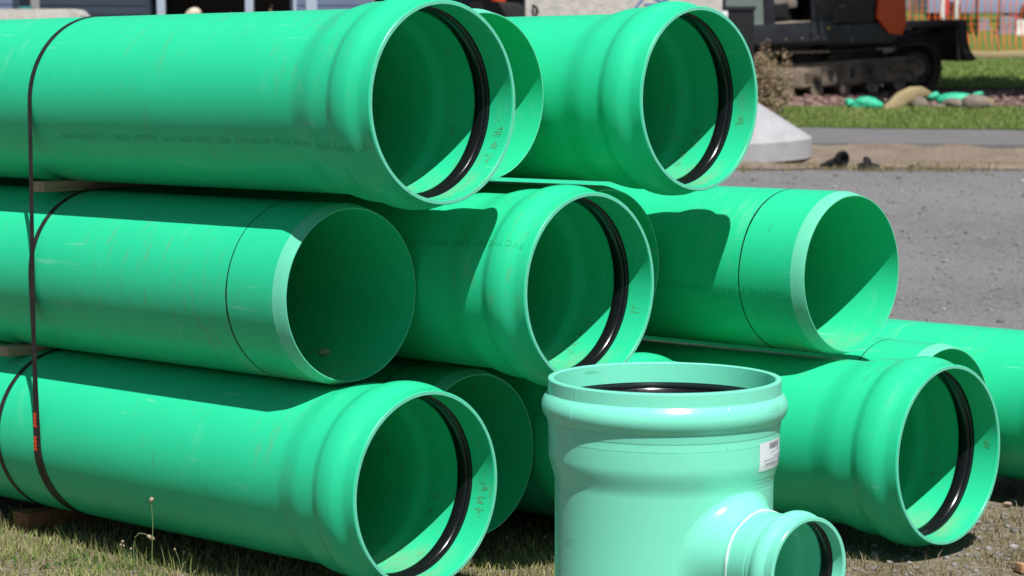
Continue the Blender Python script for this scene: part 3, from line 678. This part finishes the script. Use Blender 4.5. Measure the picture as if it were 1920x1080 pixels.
for k, (px, d, sz, lb_) in enumerate(((1790, 34.80, (.17, .13, .10), 'dark grey boulder in front of the right green bag'), (1822, 34.75, (.19, .15, .15), 'brown-grey boulder at the right end of the rocks'), (1724, 34.85, (.12, .10, .10), 'brown rock at the foot of the arched straw wattle'), (1846, 34.85, (.11, .1, .09), 'small brown rock right of the boulders'), (1756, 34.85, (.16, .1, .05), 'flat brown rock between straw wattle and boulders'), (1584, 34.35, (.05, .05, .04), 'dark pebble-sized rock left of the left bag'))):
    o = link('rock', blob(sz, 60 + k, .25), M['rock']); o.location = gp(px, d, sz[2] * .8 + .06); tag(o, lb_, 'rock', 'rocks edging the planting bed')

# dry shrub
def shrub(name, px, d, w_, h_, nst, nleaf, lm, sm, label, cat, group=None, ls=.03, seed=0, green=0):
    r = random.Random(seed); e = empty(name, loc=(X(px, d), d, gz(d))); tag(e, label, cat, group)
    bmv = []; bmf = []; heads = []
    for k in range(nst):
        t = r.uniform(0, 6.28); q = w_ * math.sqrt(r.random()); hx, hy = q * math.cos(t), q * math.sin(t); hh = h_ * r.uniform(.35, 1) * (1 - .25 * q / w_)
        me = tube([(hx * .1, hy * .1, 0), (hx * .5, hy * .5, hh * .55), (hx, hy, hh)], [.008, .005, .003], 5)
        b = len(bmv); bmv += [p.co[:] for p in me.vertices]; bmf += [tuple(b + i for i in p.vertices) for p in me.polygons]; bpy.data.meshes.remove(me); heads.append((hx, hy, hh))
    link('stems', mesh(bmv, bmf), sm, e)
    def leaves(count, lsz, spread, m, nm, low):
        V = []; Fc = []
        for k in range(count):
            hx, hy, hh = r.choice(heads); s_ = r.uniform(low, 1.0) if low < 1 else 1
            c = Vector((hx * s_ + r.gauss(0, spread), hy * s_ + r.gauss(0, spread), max(.02, hh * s_ + r.gauss(0, spread * .8))))
            u_ = Vector((r.gauss(0, 1), r.gauss(0, 1), r.gauss(0, 1))).normalized(); w2 = u_.orthogonal().normalized(); sz = lsz * r.uniform(.6, 1.4); b = len(V)
            V += [c - u_ * sz, c + w2 * sz * .5, c + u_ * sz, c - w2 * sz * .5]; Fc.append((b, b + 1, b + 2, b + 3))
        link(nm, mesh(V, Fc), m, e)
    leaves(nleaf, ls, .035, lm, 'crown', .45)
    if green: leaves(green, ls, .05, M['leaf'], 'green_leaves', .2)
    return e
shrub('dry_shrub', 1430, 33.3, .42, 1.32, 90, 3000, M['deadleaf'], M['twig'], 'dry brown shrub with faded flower heads left of the excavator', 'shrub', None, .022, 3, 700)

# ------------------------------------------------------------------ excavator
TH_ = R(24); ec = Vector((4.72, 37.75, 0)); ez = gz(37.2) - .02
ex = empty('excavator', loc=(ec.x, ec.y, ez)); ex.rotation_euler = (0, R(-3.0), TH_)
tag(ex, 'black and orange tracked excavator with raised blade in the background', 'excavator')
def EP(name, me, m, par=None): return link(name, me, M[m], par or ex)
TL, TRd = 3.45, .36                          # track length, end radius
def trackpath(n=64):
    P = []; h = TL / 2 - TRd
    per = 4 * h + 2 * math.pi * TRd
    for k in range(n):
        s_ = per * k / n
        if s_ < 2 * h: P.append((-h + s_, 0.0, 0)); continue
        s_ -= 2 * h
        if s_ < math.pi * TRd: t = s_ / TRd; P.append((h + TRd * math.sin(t), TRd - TRd * math.cos(t), t)); continue
        s_ -= math.pi * TRd
        if s_ < 2 * h: P.append((h - s_, 2 * TRd - .035 * math.sin(math.pi * s_ / (2 * h)) ** 2, math.pi)); continue
        s_ -= 2 * h; t = s_ / TRd; P.append((-h - TRd * math.sin(t), TRd + TRd * math.cos(t), math.pi + t))
    return P
shoe = box((0, 0, 0), (.122, .45, .022), bev=.004)
bmx = bmesh.new(); bmx.from_mesh(shoe); box_bm(bmx, (0, 0, -.018), (.016, .45, .03)); shoe = bm_mesh(bmx, 40)
for side in (-1, 1):
    yc = side * .82
    tr = EP('track', box((0, yc, TRd), (TL - 2 * TRd, .20, .40), bev=.03), 'mudsteel')
    for (px_, pz_, a_) in trackpath():
        o = EP('track_shoe', shoe, 'mudtrack', tr); o.location = (px_, yc, pz_ + .02); o.rotation_euler = (0, -a_, 0)
    for sx in (-1, 1):
        o = EP('sprocket' if sx > 0 else 'idler', lathe([(-.09, .08), (-.09, .26), (-.04, .31), (.04, .31), (.09, .26), (.09, .08)], 28, False, 30), 'steel', tr); o.location = (sx * (TL / 2 - TRd), yc, TRd + .01); o.rotation_euler = (0, 0, R(90))
        o = EP('hub', lathe([(-.12, .001), (-.12, .13), (.12, .13), (.12, .001)], 24, False, 30), 'mudsteel', tr); o.location = (sx * (TL / 2 - TRd), yc, TRd + .01); o.rotation_euler = (0, 0, R(90))
    for k in range(5):
        o = EP('roller', lathe([(-.16, .001), (-.16, .10), (.16, .10), (.16, .001)], 20, False, 30), 'mudsteel', tr); o.location = (-1.0 + k * .5, yc, .13); o.rotation_euler = (0, 0, R(90))
    EP('frame_plate', box((-.1, yc + side * .125, .33), (TL - 1.0, .05, .27), bev=.015), 'mudsteel', tr)
    EP('frame_recess', box((-.55, yc + side * .151, .33), (.30, .012, .15), bev=.004), 'mudtrack', tr)
    EP('frame_slot', box((.15, yc + side * .151, .36), (.07, .012, .15), bev=.003), 'panel', tr)
    EP('frame_slot', box((.45, yc + side * .151, .37), (.11, .012, .10), bev=.003), 'panel', tr)
    EP('step_bar', box((1.02, yc + side * .165, .40), (.42, .05, .08), bev=.01), 'mudsteel', tr)
    EP('carrier_roller', lathe([(-.07, .001), (-.07, .06), (.07, .06), (.07, .001)], 16, False, 30), 'steel', tr).location = (-.2, yc + side * .1, .62)
EP('car_body', prism([(-.8, .25), (.8, .25), (.7, .72), (-.7, .72)], -.72, .72, bev=.03), 'steel')
o = EP('slew_ring', lathe([(0, .001), (0, .62), (.14, .62), (.14, .001)], 40, False, 30), 'steel'); o.location = (0, 0, .70); o.rotation_euler = (0, R(-90), 0)
EP('belly_plate', box((-.2, 0, .78), (2.6, 1.5, .16), bev=.02), 'panel')
# blade and its arms (raised), at +x
bl = empty('blade'); bl.parent = ex; bl.location = (2.14, 0, .46)
pv = [(-.02, .62), (.02, .62), (.035, .52), (.02, .38), (.03, .24), (.075, .12), (.17, .0), (.145, -.01), (.03, .09), (-.03, .22), (-.045, .40)]
EP('mouldboard', prism([(p[0], p[1]) for p in pv], -1.06, 1.06, bev=.004), 'steel', bl)
EP('top_beam', box((-.06, 0, .555), (.11, 2.10, .12), bev=.02), 'deck', bl)
EP('cutting_edge', prism([(.13, -.035), (.19, -.035), (.17, .015), (.13, .02)], -1.065, 1.065, bev=.003), 'mudsteel', bl)
for sy in (-1, 1):
    EP('side_plate', prism([(-.10, .61), (.05, .61), (.07, .25), (.12, .12), (.22, -.02), (.02, -.02), (-.05, .12), (-.10, .3)], sy * 1.068 - .012, sy * 1.068 + .012, bev=.003), 'steel', bl)
    EP('side_gusset', box((-.08, sy * 1.02, .24), (.03, .05, .5), bev=.006), 'mudsteel', bl)
    EP('push_arm', prism([(-1.6, -.20), (-1.6, -.05), (-.05, .28), (-.05, .10)], sy * .55 - .08, sy * .55 + .08, bev=.01), 'steel', bl)
    EP('lift_cylinder', tube([(-1.25, sy * .25, .25), (-.05, sy * .25, .48)], .045, 12), 'steel', bl)
# upper structure, counterweight over the blade
up_ = empty('upper_body'); up_.parent = ex; up_.location = (-.52, 0, .77); up_.rotation_euler = (0, 0, R(-5))
EP('deck_frame', prism([(-1.45, .10), (1.35, .02), (1.5, .12), (1.5, .34), (-1.5, .34), (-1.5, .16)], -1.05, 1.05, bev=.02), 'deck', up_)
EP('skirt', box((-.55, -1.062, .26), (1.85, .03, .30), bev=.012), 'deck', up_)
EP('engine_cover', prism([(.62, .34), (1.46, .34), (1.46, 1.25), (1.30, 1.36), (.62, 1.36)], -1.0, 1.0, bev=.05), 'panel', up_)
EP('side_panel', prism([(.40, .36), (1.06, .36), (1.08, .45), (1.16, 1.25), (.40, 1.25)], -1.05, -1.0, bev=.012), 'panel', up_)
EP('panel_recess', box((.85, -1.056, .85), (.55, .014, .35), bev=.006), 'deck', up_)
cwp = []
for k in range(13): t = R(-90 + 15 * k); cwp.append((1.52 + .26 * math.cos(t) * (1 if abs(t) < 1.6 else 1), .98 * math.sin(t)))
bm = bmesh.new()
lo = [bm.verts.new((x_ - (.05), y_ * 1.06, .16)) for x_, y_ in cwp]; mid = [bm.verts.new((x_ + .04, y_ * 1.09, .34)) for x_, y_ in cwp]; hi = [bm.verts.new((x_ + .02, y_ * 1.09, 1.30)) for x_, y_ in cwp]; hi2 = [bm.verts.new((x_ - .08, y_ * 1.02, 1.38)) for x_, y_ in cwp]
for A_, B_ in ((lo, mid), (mid, hi), (hi, hi2)):
    for k in range(12): bm.faces.new((A_[k], A_[k + 1], B_[k + 1], B_[k]))
for rw, fl in ((lo, 1), (hi2, 0)):
    bm.faces.new(rw[::-1] if fl else rw)
bm.faces.new([lo[0], mid[0], hi[0], hi2[0], hi2[-1], hi[-1], mid[-1], lo[-1]]); bmesh.ops.recalc_face_normals(bm, faces=bm.faces[:])
EP('counterweight', bm_mesh(bm, 35), 'orange', up_)
EP('side_orange_panel', prism([(1.10, .42), (1.30, .17), (1.52, .13), (1.60, .30), (1.60, 1.3), (1.20, 1.3)], -1.105, -1.02, bev=.02), 'orange', up_)
EP('vent', box((1.38, -1.11, 1.0), (.14, .02, .36), bev=.004), 'panel', up_)
EP('sticker', box((.28, -1.082, .30), (.035, .004, .045)), 'yellow', up_)
cab = empty('cab'); cab.parent = up_; cab.location = (-.62, -.52, .34)
for (x_, y_, sx_, sy_) in ((-.82, -.50, .09, .09), (-.06, -.505, .17, .08), (.72, -.50, .14, .09), (-.82, .46, .09, .09), (.72, .46, .12, .09)):
    EP('pillar', box((x_, y_, .80), (sx_, sy_, 1.6), bev=.02), 'deck', cab)
EP('roof', box((-.05, -.02, 1.64), (1.72, 1.06, .12), bev=.04), 'deck', cab)
EP('front_sill', box((-.45, -.50, .035), (.70, .07, .07), bev=.015), 'deck', cab)
EP('door_sill', box((.35, -.50, .03), (.62, .07, .07), bev=.01), 'deck', cab)
EP('floor_mat', box((-.05, -.02, .075), (1.45, .9, .02)), 'floor_mat', cab)
EP('rear_wall', box((.76, 0, .5), (.04, .86, 1.0)), 'panel', cab); EP('far_wall', box((0, .49, .45), (1.5, .03, .9)), 'panel', cab)
EP('front_glass', box((-.86, 0, .95), (.012, .86, 1.25)), 'glass', cab); EP('side_glass', box((-.46, -.50, .72), (.62, .010, 1.30)), 'glass', cab)
EP('door_glass', box((.34, -.98, .80), (.50, .010, 1.18), Matrix.Rotation(R(0), 4, 'Z')), 'glass', cab).hide_render = True if False else False
st_ = EP('seat', box((.34, .02, .36), (.46, .46, .14), bev=.05), 'seat', cab); EP('seat_back', box((.56, .02, .72), (.13, .44, .62), Matrix.Rotation(R(10), 4, 'Y'), .05), 'seat', st_); EP('seat_base', box((.34, .02, .2), (.3, .3, .22)), 'panel', st_)
EP('lever', tube([(-.35, -.1, .08), (-.32, -.12, .55)], .018, 8), 'panel', cab); EP('lever', tube([(.1, -.28, .3), (.05, -.3, .58)], .018, 8), 'panel', cab)
EP('console', box((.1, -.28, .26), (.5, .12, .2), bev=.02), 'panel', cab)
bpy.data.objects.remove([c for c in cab.children if c.name.startswith('door_glass')][0])
for k in range(3): EP('hydraulic_hose', tube([(-.9 + .05 * k, -.9, .05), (-.5, -.95 + .03 * k, -.06 - .02 * k), (.1, -.9, -.05), (.5, -.8 + .04 * k, .06)], .018, 8), 'panel', up_)
EP('grab_rail', tube([(-.02, -1.10, .40), (-.02, -1.16, .46), (-.02, -1.16, 1.15), (-.02, -1.10, 1.22)], .014, 8), 'deck', up_)
for k in range(7): EP('bolt', lathe([(0, .001), (0, .018), (.012, .018), (.012, .001)], 8, False, 20), 'mudsteel', up_).matrix_local = Matrix.Translation((-1.25 + k * .27, -1.078, .17)) @ Matrix.Rotation(R(-90), 4, 'Z')
EP('panel_seam', box((.40, -1.054, .80), (.012, .012, .86)), 'mudsteel', up_); EP('panel_handle', box((.52, -1.062, .62), (.12, .02, .03), bev=.004), 'mudsteel', up_)
bmn = empty('boom'); bmn.parent = up_; bmn.location = (-1.3, .35, .45)
EP('main_boom', prism([(0, 0), (-.5, .9), (-1.3, 2.0), (-2.4, 2.35), (-2.45, 2.05), (-1.5, 1.6), (-.7, .6), (-.1, -.15)], -.14, .14, bev=.02), 'orange', bmn)
EP('stick', prism([(-2.2, 2.5), (-2.5, 2.45), (-3.3, .5), (-3.15, .45)], -.1, .1, bev=.02), 'orange', bmn)
EP('bucket', prism([(-3.35, .5), (-3.0, .45), (-2.75, .1), (-2.9, -.25), (-3.2, -.3), (-3.05, -.05), (-3.2, .2)], -.4, .4, bev=.01), 'steel', bmn)

# ------------------------------------------------------------------ orange fence
fe = empty('orange_fence', loc=(0, 0, 0)); tag(fe, 'orange plastic mesh safety fence behind the excavator blade', 'fence')
V = []; Fc = []; r_ = random.Random(8)
def fy(x): return 46.6 + .05 * math.sin(x * 1.3)
def quad(p, q, wx_, wz_):
    b = len(V); V.extend([(p[0] - wx_, p[1], p[2] - wz_), (p[0] + wx_, p[1], p[2] + (-wz_ if wx_ else wz_)), (q[0] + wx_, q[1], q[2] + wz_), (q[0] - wx_, q[1], q[2] + (wz_ if wx_ else -wz_))]); Fc.append((b, b + 1, b + 2, b + 3))
x = 6.0
while x < 15:
    zb = gz(46.6) + .06; prev = None; ph = r_.uniform(0, 6)
    for k in range(11):
        z_ = zb + k * .125; xx = x + .035 * math.sin(x * .9 + k * .45) + .018 * math.sin(k * .9 + ph); p = (xx, fy(xx) + .03 * math.sin(k + x), z_)
        if prev: quad(prev, p, .0105, 0)
        prev = p
    x += .122
for k in range(0, 11):
    prev = None
    for i in range(75):
        xx = 6 + i * .122; p = (xx, fy(xx) + .006, gz(46.6) + .07 + k * .122 + .02 * math.sin(xx * 1.1 + k * .2))
        if prev: quad(prev, p, 0, .003)
        prev = p
nt_ = link('netting', mesh(V, Fc), M['net'], fe); md = nt_.modifiers.new('s', 'SOLIDIFY'); md.thickness = .004
for px in (1705, 1868, 2060, 2250):
    o = link('stake', tube([(X(px, 46.7), 46.75, gz(46.7) - .1), (X(px, 46.7) + .02, 46.75, gz(46.7) + 1.55)], .02, 8), M['post'], fe)

# ------------------------------------------------------------------ far yard beyond the fence (out of focus)
def hz(px, d, py): return CH + (82.86 - py) / 4486 * d
def simple_car(px, d, rz, body, label, ln=4.2):
    e = empty('parked_car', loc=(X(px, d), d, gz(d)), rz=rz); tag(e, label, 'car')
    b = link('body', prism([(-ln / 2, .28), (ln / 2, .28), (ln / 2, .75), (ln * .25, .92), (-ln * .48, .95), (-ln / 2, .8)], -.85, .85, bev=.06), body, e)
    link('cabin', prism([(-ln * .44, .93), (ln * .22, .93), (ln * .06, 1.42), (-ln * .34, 1.45)], -.74, .74, bev=.08), M['glass'] if False else M['panel'], e)
    link('roof', box((-ln * .14, 0, 1.46), (ln * .38, 1.36, .05), bev=.02), body, e)
    for sx in (-.31, .31):
        for sy in (-1, 1):
            o = link('wheel', lathe([(-.1, .001), (-.1, .3), (-.06, .33), (.06, .33), (.1, .3), (.1, .001)], 24, False, 30), M['tyre'], e); o.location = (ln * sx, sy * .78, .33); o.rotation_euler = (0, 0, R(90))
    return e
simple_car(1835, 78, R(8), M['carblue'], 'pale blue car parked far beyond the orange fence')
simple_car(1722, 84, R(-4), M['cargrey'], 'grey car parked far beyond the fence near the orange counterweight')
hb = empty('house', loc=(X(1935, 95), 95, gz(95))); tag(hb, 'violet-blue house far behind the fence at the right edge', 'house')
link('wall', box((.6, 2, 1.6), (4.0, 4, 3.4)), M['violetwall'], hb); link('roof', prism([(-1.9, 3.3), (3.1, 3.3), (.6, 4.8)], -.3, 4.3), M['roof'], hb)
link('corner_board', box((-1.42, -.03, 1.6), (.14, .06, 3.4)), M['trim'], hb)
hb = empty('house', loc=(X(1700, 110), 110, gz(110))); tag(hb, 'pale grey house far behind the fence beside the orange counterweight', 'house')
link('wall', box((0, 2, 1.5), (6, 4, 3.2)), M['cargrey'], hb); link('roof', prism([(-3.4, 3.1), (3.4, 3.1), (0, 4.9)], -.3, 4.3), M['roof'], hb)
for k in range(2):
    o = link('window', box((-1 + 2 * k, -.02, 1.7), (.9, .06, 1.0)), M['panel'], hb); link('frame', box((-1 + 2 * k, -.055, 1.15), (1.1, .05, .1)), M['trim'], o)
def stele(name, px, d, w_, h_, m, label, cat):
    e = empty(name, loc=(X(px, d), d, gz(d))); tag(e, label, cat)
    link('base', box((0, 0, .06), (w_ * 1.25, .34, .12), bev=.01), m, e); link('slab', prism([(-w_ / 2, .12), (w_ / 2, .12), (w_ / 2, h_ * .85), (w_ * .3, h_), (-w_ * .3, h_), (-w_ / 2, h_ * .85)], -.1, .1, bev=.01), m, e)
stele('stone_marker', 1880, 62, .42, .50, M['stonegrey'], 'grey stone block on the far lawn seen through the fence', 'stone block')
stele('stone_marker', 1908, 61, .22, .42, M['white'], 'white block on the far lawn seen through the fence', 'stone block')
stele('stone_marker', 1838, 66, .30, .36, M['stonegrey'], 'small grey stone block on the far lawn, left of the others', 'stone block')
bn = empty('banner_pole', loc=(X(1764, 68), 68, gz(68))); tag(bn, 'white and red banner hanging on a pole beyond the fence', 'banner')
link('pole', tube([(0, 0, 0), (0, 0, 2.2)], .03, 10), M['white'], bn); link('cloth', box((.09, 0, 1.1), (.15, .02, 1.4), bev=.004), M['red'], bn); link('white_strip', box((-.04, -.02, 1.1), (.08, .02, 1.5), bev=.004), M['white'], bn)
pp = empty('post', loc=(X(1826, 60), 60, gz(60))); tag(pp, 'dark slender post standing beyond the fence', 'post'); link('shaft', tube([(0, 0, 0), (0, 0, 1.9)], .035, 10), M['panel'], pp); link('cap', box((0, 0, 1.92), (.1, .1, .05), bev=.01), M['panel'], pp)
pp = empty('post', loc=(X(1788, 70), 70, gz(70))); tag(pp, 'white post beside the banner beyond the fence', 'post'); link('shaft', tube([(0, 0, 0), (0, 0, 2.0)], .05, 10), M['white'], pp); link('cap', box((0, 0, 2.02), (.14, .14, .05), bev=.01), M['white'], pp)
shrub('far_shrub', 1800, 62, .40, .60, 30, 1500, M['leaf'], M['twig'], 'dark green shrub beyond the fence right of the banner', 'shrub', None, .05, 11)
fl = shrub('flower_shrub', 1893, 63, .20, .62, 20, 500, leaf_mat('pink_flowers', [(.75, .2, .33), (.6, .1, .2), (.8, .4, .5)]), M['twig'], 'pink flowers in front of the violet house beyond the fence', 'flowers', None, .04, 12, 200)

# ------------------------------------------------------------------ house, concrete and stack on the left
dh = 37.0; hx0 = X(-330, dh); hs = empty('house', loc=(0, dh, gz(dh))); tag(hs, 'slate blue clapboard house with white porch posts behind the top left pipe', 'house')
def hwall(x0, x1, y, z0, z1, m, boards=True):
    link('wall', box(((x0 + x1) / 2, y + .06, (z0 + z1) / 2), (x1 - x0, .10, z1 - z0)), m, hs)
    if boards:
        k = z0; bh = .14
        bme = prism([(0, 0), (.018, 0), (.006, bh + .02), (0, bh + .02)], 0, x1 - x0); bme.transform(Matrix.Rotation(R(-90), 4, 'Z'))
        while k < z1 - bh:
            o = link('clapboard', bme, m, hs); o.location = (x0, y + .008, k); k += bh
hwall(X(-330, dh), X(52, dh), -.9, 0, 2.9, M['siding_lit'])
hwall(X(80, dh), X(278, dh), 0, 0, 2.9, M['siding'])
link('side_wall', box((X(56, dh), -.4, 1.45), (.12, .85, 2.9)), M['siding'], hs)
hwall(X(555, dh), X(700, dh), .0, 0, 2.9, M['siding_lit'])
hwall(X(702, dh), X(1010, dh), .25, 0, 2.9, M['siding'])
link('porch_back_wall', box(((X(278, dh) + X(555, dh)) / 2, 2.4, 1.45), (X(555, dh) - X(278, dh), .1, 2.9)), M['darkwood'], hs)
link('porch_side_wall', box((X(280, dh), 1.2, 1.45), (.1, 2.4, 2.9)), M['siding'], hs); link('porch_side_wall', box((X(553, dh), 1.2, 1.45), (.1, 2.4, 2.9)), M['siding'], hs)
for px in (308, 472): link('porch_post', box((X(px, dh), -.05, 1.4), (.125, .125, 2.8), bev=.008), M['trim'], hs)
for px in (587, 556): link('trim_board', box((X(px, dh), -.02, 1.45), (.17 if px == 587 else .05, .05, 2.9)), M['trim'], hs)
link('door', box((X(380, dh), 2.3, 1.05), (.9, .06, 2.05)), M['darkwood'], hs)
for px in (930,): o = link('window', box((X(px, dh), .22, 1.55), (.8, .06, 1.1)), M['panel'], hs); link('frame', box((X(px, dh), .17, .96), (.95, .06, .08)), M['trim'], o)
o = link('roof', prism([(-.62, 2.92), (-.62, 3.04), (2.5, 4.6), (6.6, 3.04), (6.6, 2.92)], 0, X(1010, dh) - X(58, dh)), M['roof'], hs)
o.matrix_local = Matrix(((0, 1, 0, X(58, dh)), (1, 0, 0, 0), (0, 0, 1, 0), (0, 0, 0, 1)))
o = link('roof', prism([(-1.3, 2.92), (-1.3, 3.04), (2.5, 4.4), (6.6, 3.04), (6.6, 2.92)], 0, X(56, dh) - X(-360, dh)), M['roof'], hs)
o.matrix_local = Matrix(((0, 1, 0, X(-360, dh)), (1, 0, 0, 0), (0, 0, 1, 0), (0, 0, 0, 1)))
link('porch_floor', box(((X(278, dh) + X(555, dh)) / 2, 1.1, .06), (X(555, dh) - X(278, dh) - .2, 2.4, .12)), M['concrete'], hs)
# porch clutter
shrub('potted_plant', 446, 36.2, .16, 1.5, 14, 260, M['deadleaf'], M['twig'], 'dry twiggy plant by the white porch post', 'plant', None, .04, 21)
shrub('potted_plant', 520, 36.2, .22, 1.6, 22, 420, M['deadleaf'], M['twig'], 'dark branching plant right of the white porch post', 'plant', None, .035, 22)
o = link('feed_sack', blob((.12, .12, .10), 71, .2), M['cream']); o.location = (X(366, 36.5), 36.5, gz(36.5) + 1.28); tag(o, 'small pale sack on a shelf in the dark porch', 'sack')
sh = empty('shelf', loc=(X(366, 36.5), 36.5, gz(36.5))); tag(sh, 'low wooden stand in the dark porch', 'stand'); link('top', box((0, 0, 1.16), (.5, .3, .04)), M['darkwood'], sh)
for sx in (-.2, .2): link('leg', box((sx, 0, .57), (.05, .25, 1.14)), M['darkwood'], sh)
o = empty('downpipe_bin', loc=(X(55, 35.4), 35.4, gz(35.4))); o.name = 'barrel'; tag(o, 'teal plastic barrel standing at the house corner', 'barrel')
b_ = link('drum', lathe([(0, .001), (0, .10), (.5, .115), (1.0, .115), (1.46, .10), (1.46, .001)], 32, False, 30), M['teal'], o); b_.rotation_euler = (0, R(-90), 0); link('lid', box((0, 0, 1.48), (.18, .18, .05), bev=.015), M['teal'], o)
# stacked blocks at the far left
for k in range(2):
    dB = 30.5; zt = hz(0, dB, 17) ; hh = (zt - gz(dB)) / 2
    o = link('concrete_block', prism([(-1.0, 0), (1.0 - (0 if k else 0), 0), (1.0, hh * .90 - .0), (.94, hh * .97), (.90, hh - .004), (-1.0, hh - .004)] if k else [(-1.0, 0), (1.06, 0), (1.06, hh - .004), (-1.0, hh - .004)], -.4, .4, bev=.012), M['concrete2'])
    o.location = (X(150, dB) - .97, dB + .4, gz(dB) + k * hh + (0 if k == 0 else 0)); tag(o, ['lower of the two stacked pale concrete blocks at the far left', 'upper pale concrete block showing above the top left pipe'][k], 'concrete block', 'stacked concrete blocks')
# concrete vault behind the top right pipe
dv = 28.0; vt = empty('concrete_vault', loc=(0, dv, gz(dv))); tag(vt, 'pale precast concrete vault with blue spray marks behind the top right pipe', 'concrete vault')
vx0, vx1 = X(985, dv), X(1352, dv)
link('shell', box(((vx0 + vx1) / 2, .9, 1.2), (vx1 - vx0, 1.8, 2.4), bev=.02), M['concrete2'], vt)
link('hatch_frame', box(((vx0 + vx1) / 2, .9, 2.42), (1.0, 1.0, .06), bev=.01), M['steel'], vt)
hk = link('lifting_hook', tube([(X(1006, dv), -.02, hz(0, dv, 27) - gz(dv)), (X(1007, dv), -.07, hz(0, dv, 20) - gz(dv)), (X(1004, dv), -.07, hz(0, dv, 14) - gz(dv)), (X(999, dv), -.02, hz(0, dv, 12) - gz(dv))], .018, 8), M['steel'], vt)
for px, py, ang, ln in ((1198, 6, 50, .16), (1232, 2, -35, .18), (1240, 4, 40, .14), (1222, 9, 5, .2), (1249, 0, 80, .12)):
    z_ = hz(0, dv, py) - gz(dv); o = link('spray_mark', box((X(px, dv), -.003, z_), (ln, .002, .028), Matrix.Rotation(R(-ang), 4, 'Y')), M['bluepaint'], vt)
# clutter at the right of the vault, seen above the top right bell
bx = empty('tool_box', loc=(X(1385, 31), 31, gz(31))); tag(bx, 'dark equipment box standing between concrete vault and excavator', 'equipment box')
link('case', box((-.12, .3, .85), (.62, .5, 1.7), bev=.03), M['panel'], bx); link('lid', box((-.12, .3, 1.72), (.66, .54, .05), bev=.015), M['deck'], bx); link('white_panel', box((-.22, .045, 1.60), (.13, .012, .18), bev=.003), M['white'], bx)

# ------------------------------------------------------------------ tree beyond the frame whose shade falls on the excavator
def tree(loc, crowns, label, seed):
    r = random.Random(seed); e = empty('shade_tree', loc=loc); tag(e, label, 'tree')
    tr = link('trunk', tube([(0, 0, -.2), (.05, 0, 1.2), (-.1, -.1, 2.8), (-.4, -.3, 4.4), (-.9, -.6, 5.8)], [.26, .22, .19, .15, .08], 12), M['bark'], e)
    V = []; Fc = []
    for ci, (cx, cy, cz, rx, rz_, n) in enumerate(crowns):
        link('limb', tube([(-.1, -.1, 2.8), ((cx - .1) * .5, (cy - .1) * .5, (cz + 2.8) * .5 - .2), (cx, cy, cz)], [.12, .08, .03], 8), M['bark'], tr)
        sub = [(Vector((r.gauss(0, 1), r.gauss(0, 1), r.gauss(0, 1))).normalized() * r.uniform(.3, .95)) for _ in range(26)]
        for k in range(n):
            q = r.choice(sub); p = Vector((cx + q.x * rx + r.gauss(0, .26), cy + q.y * rx + r.gauss(0, .26), cz + q.z * rz_ + r.gauss(0, .2)))
            u_ = Vector((r.gauss(0, 1), r.gauss(0, 1), r.gauss(0, .6))).normalized(); w2 = u_.orthogonal().normalized(); s_ = r.uniform(.07, .14); b = len(V)
            V += [p - u_ * s_, p + w2 * s_ * .55, p + u_ * s_, p - w2 * s_ * .55]; Fc.append((b, b + 1, b + 2, b + 3))
    link('crown', mesh(V, Fc), M['leaf'], e)
tree((9.4, 35.2, gz(35)), [(-2.3, -.6, 5.6, 1.5, 1.0, 4600), (-.8, .2, 6.3, 1.5, 1.0, 3000), (-3.3, -.2, 6.0, 1.0, .8, 2600)], 'leafy tree just outside the right edge shading the excavator', 5)

S.render.engine = 'CYCLES'
S.cycles.max_bounces = 8; S.cycles.diffuse_bounces = 5
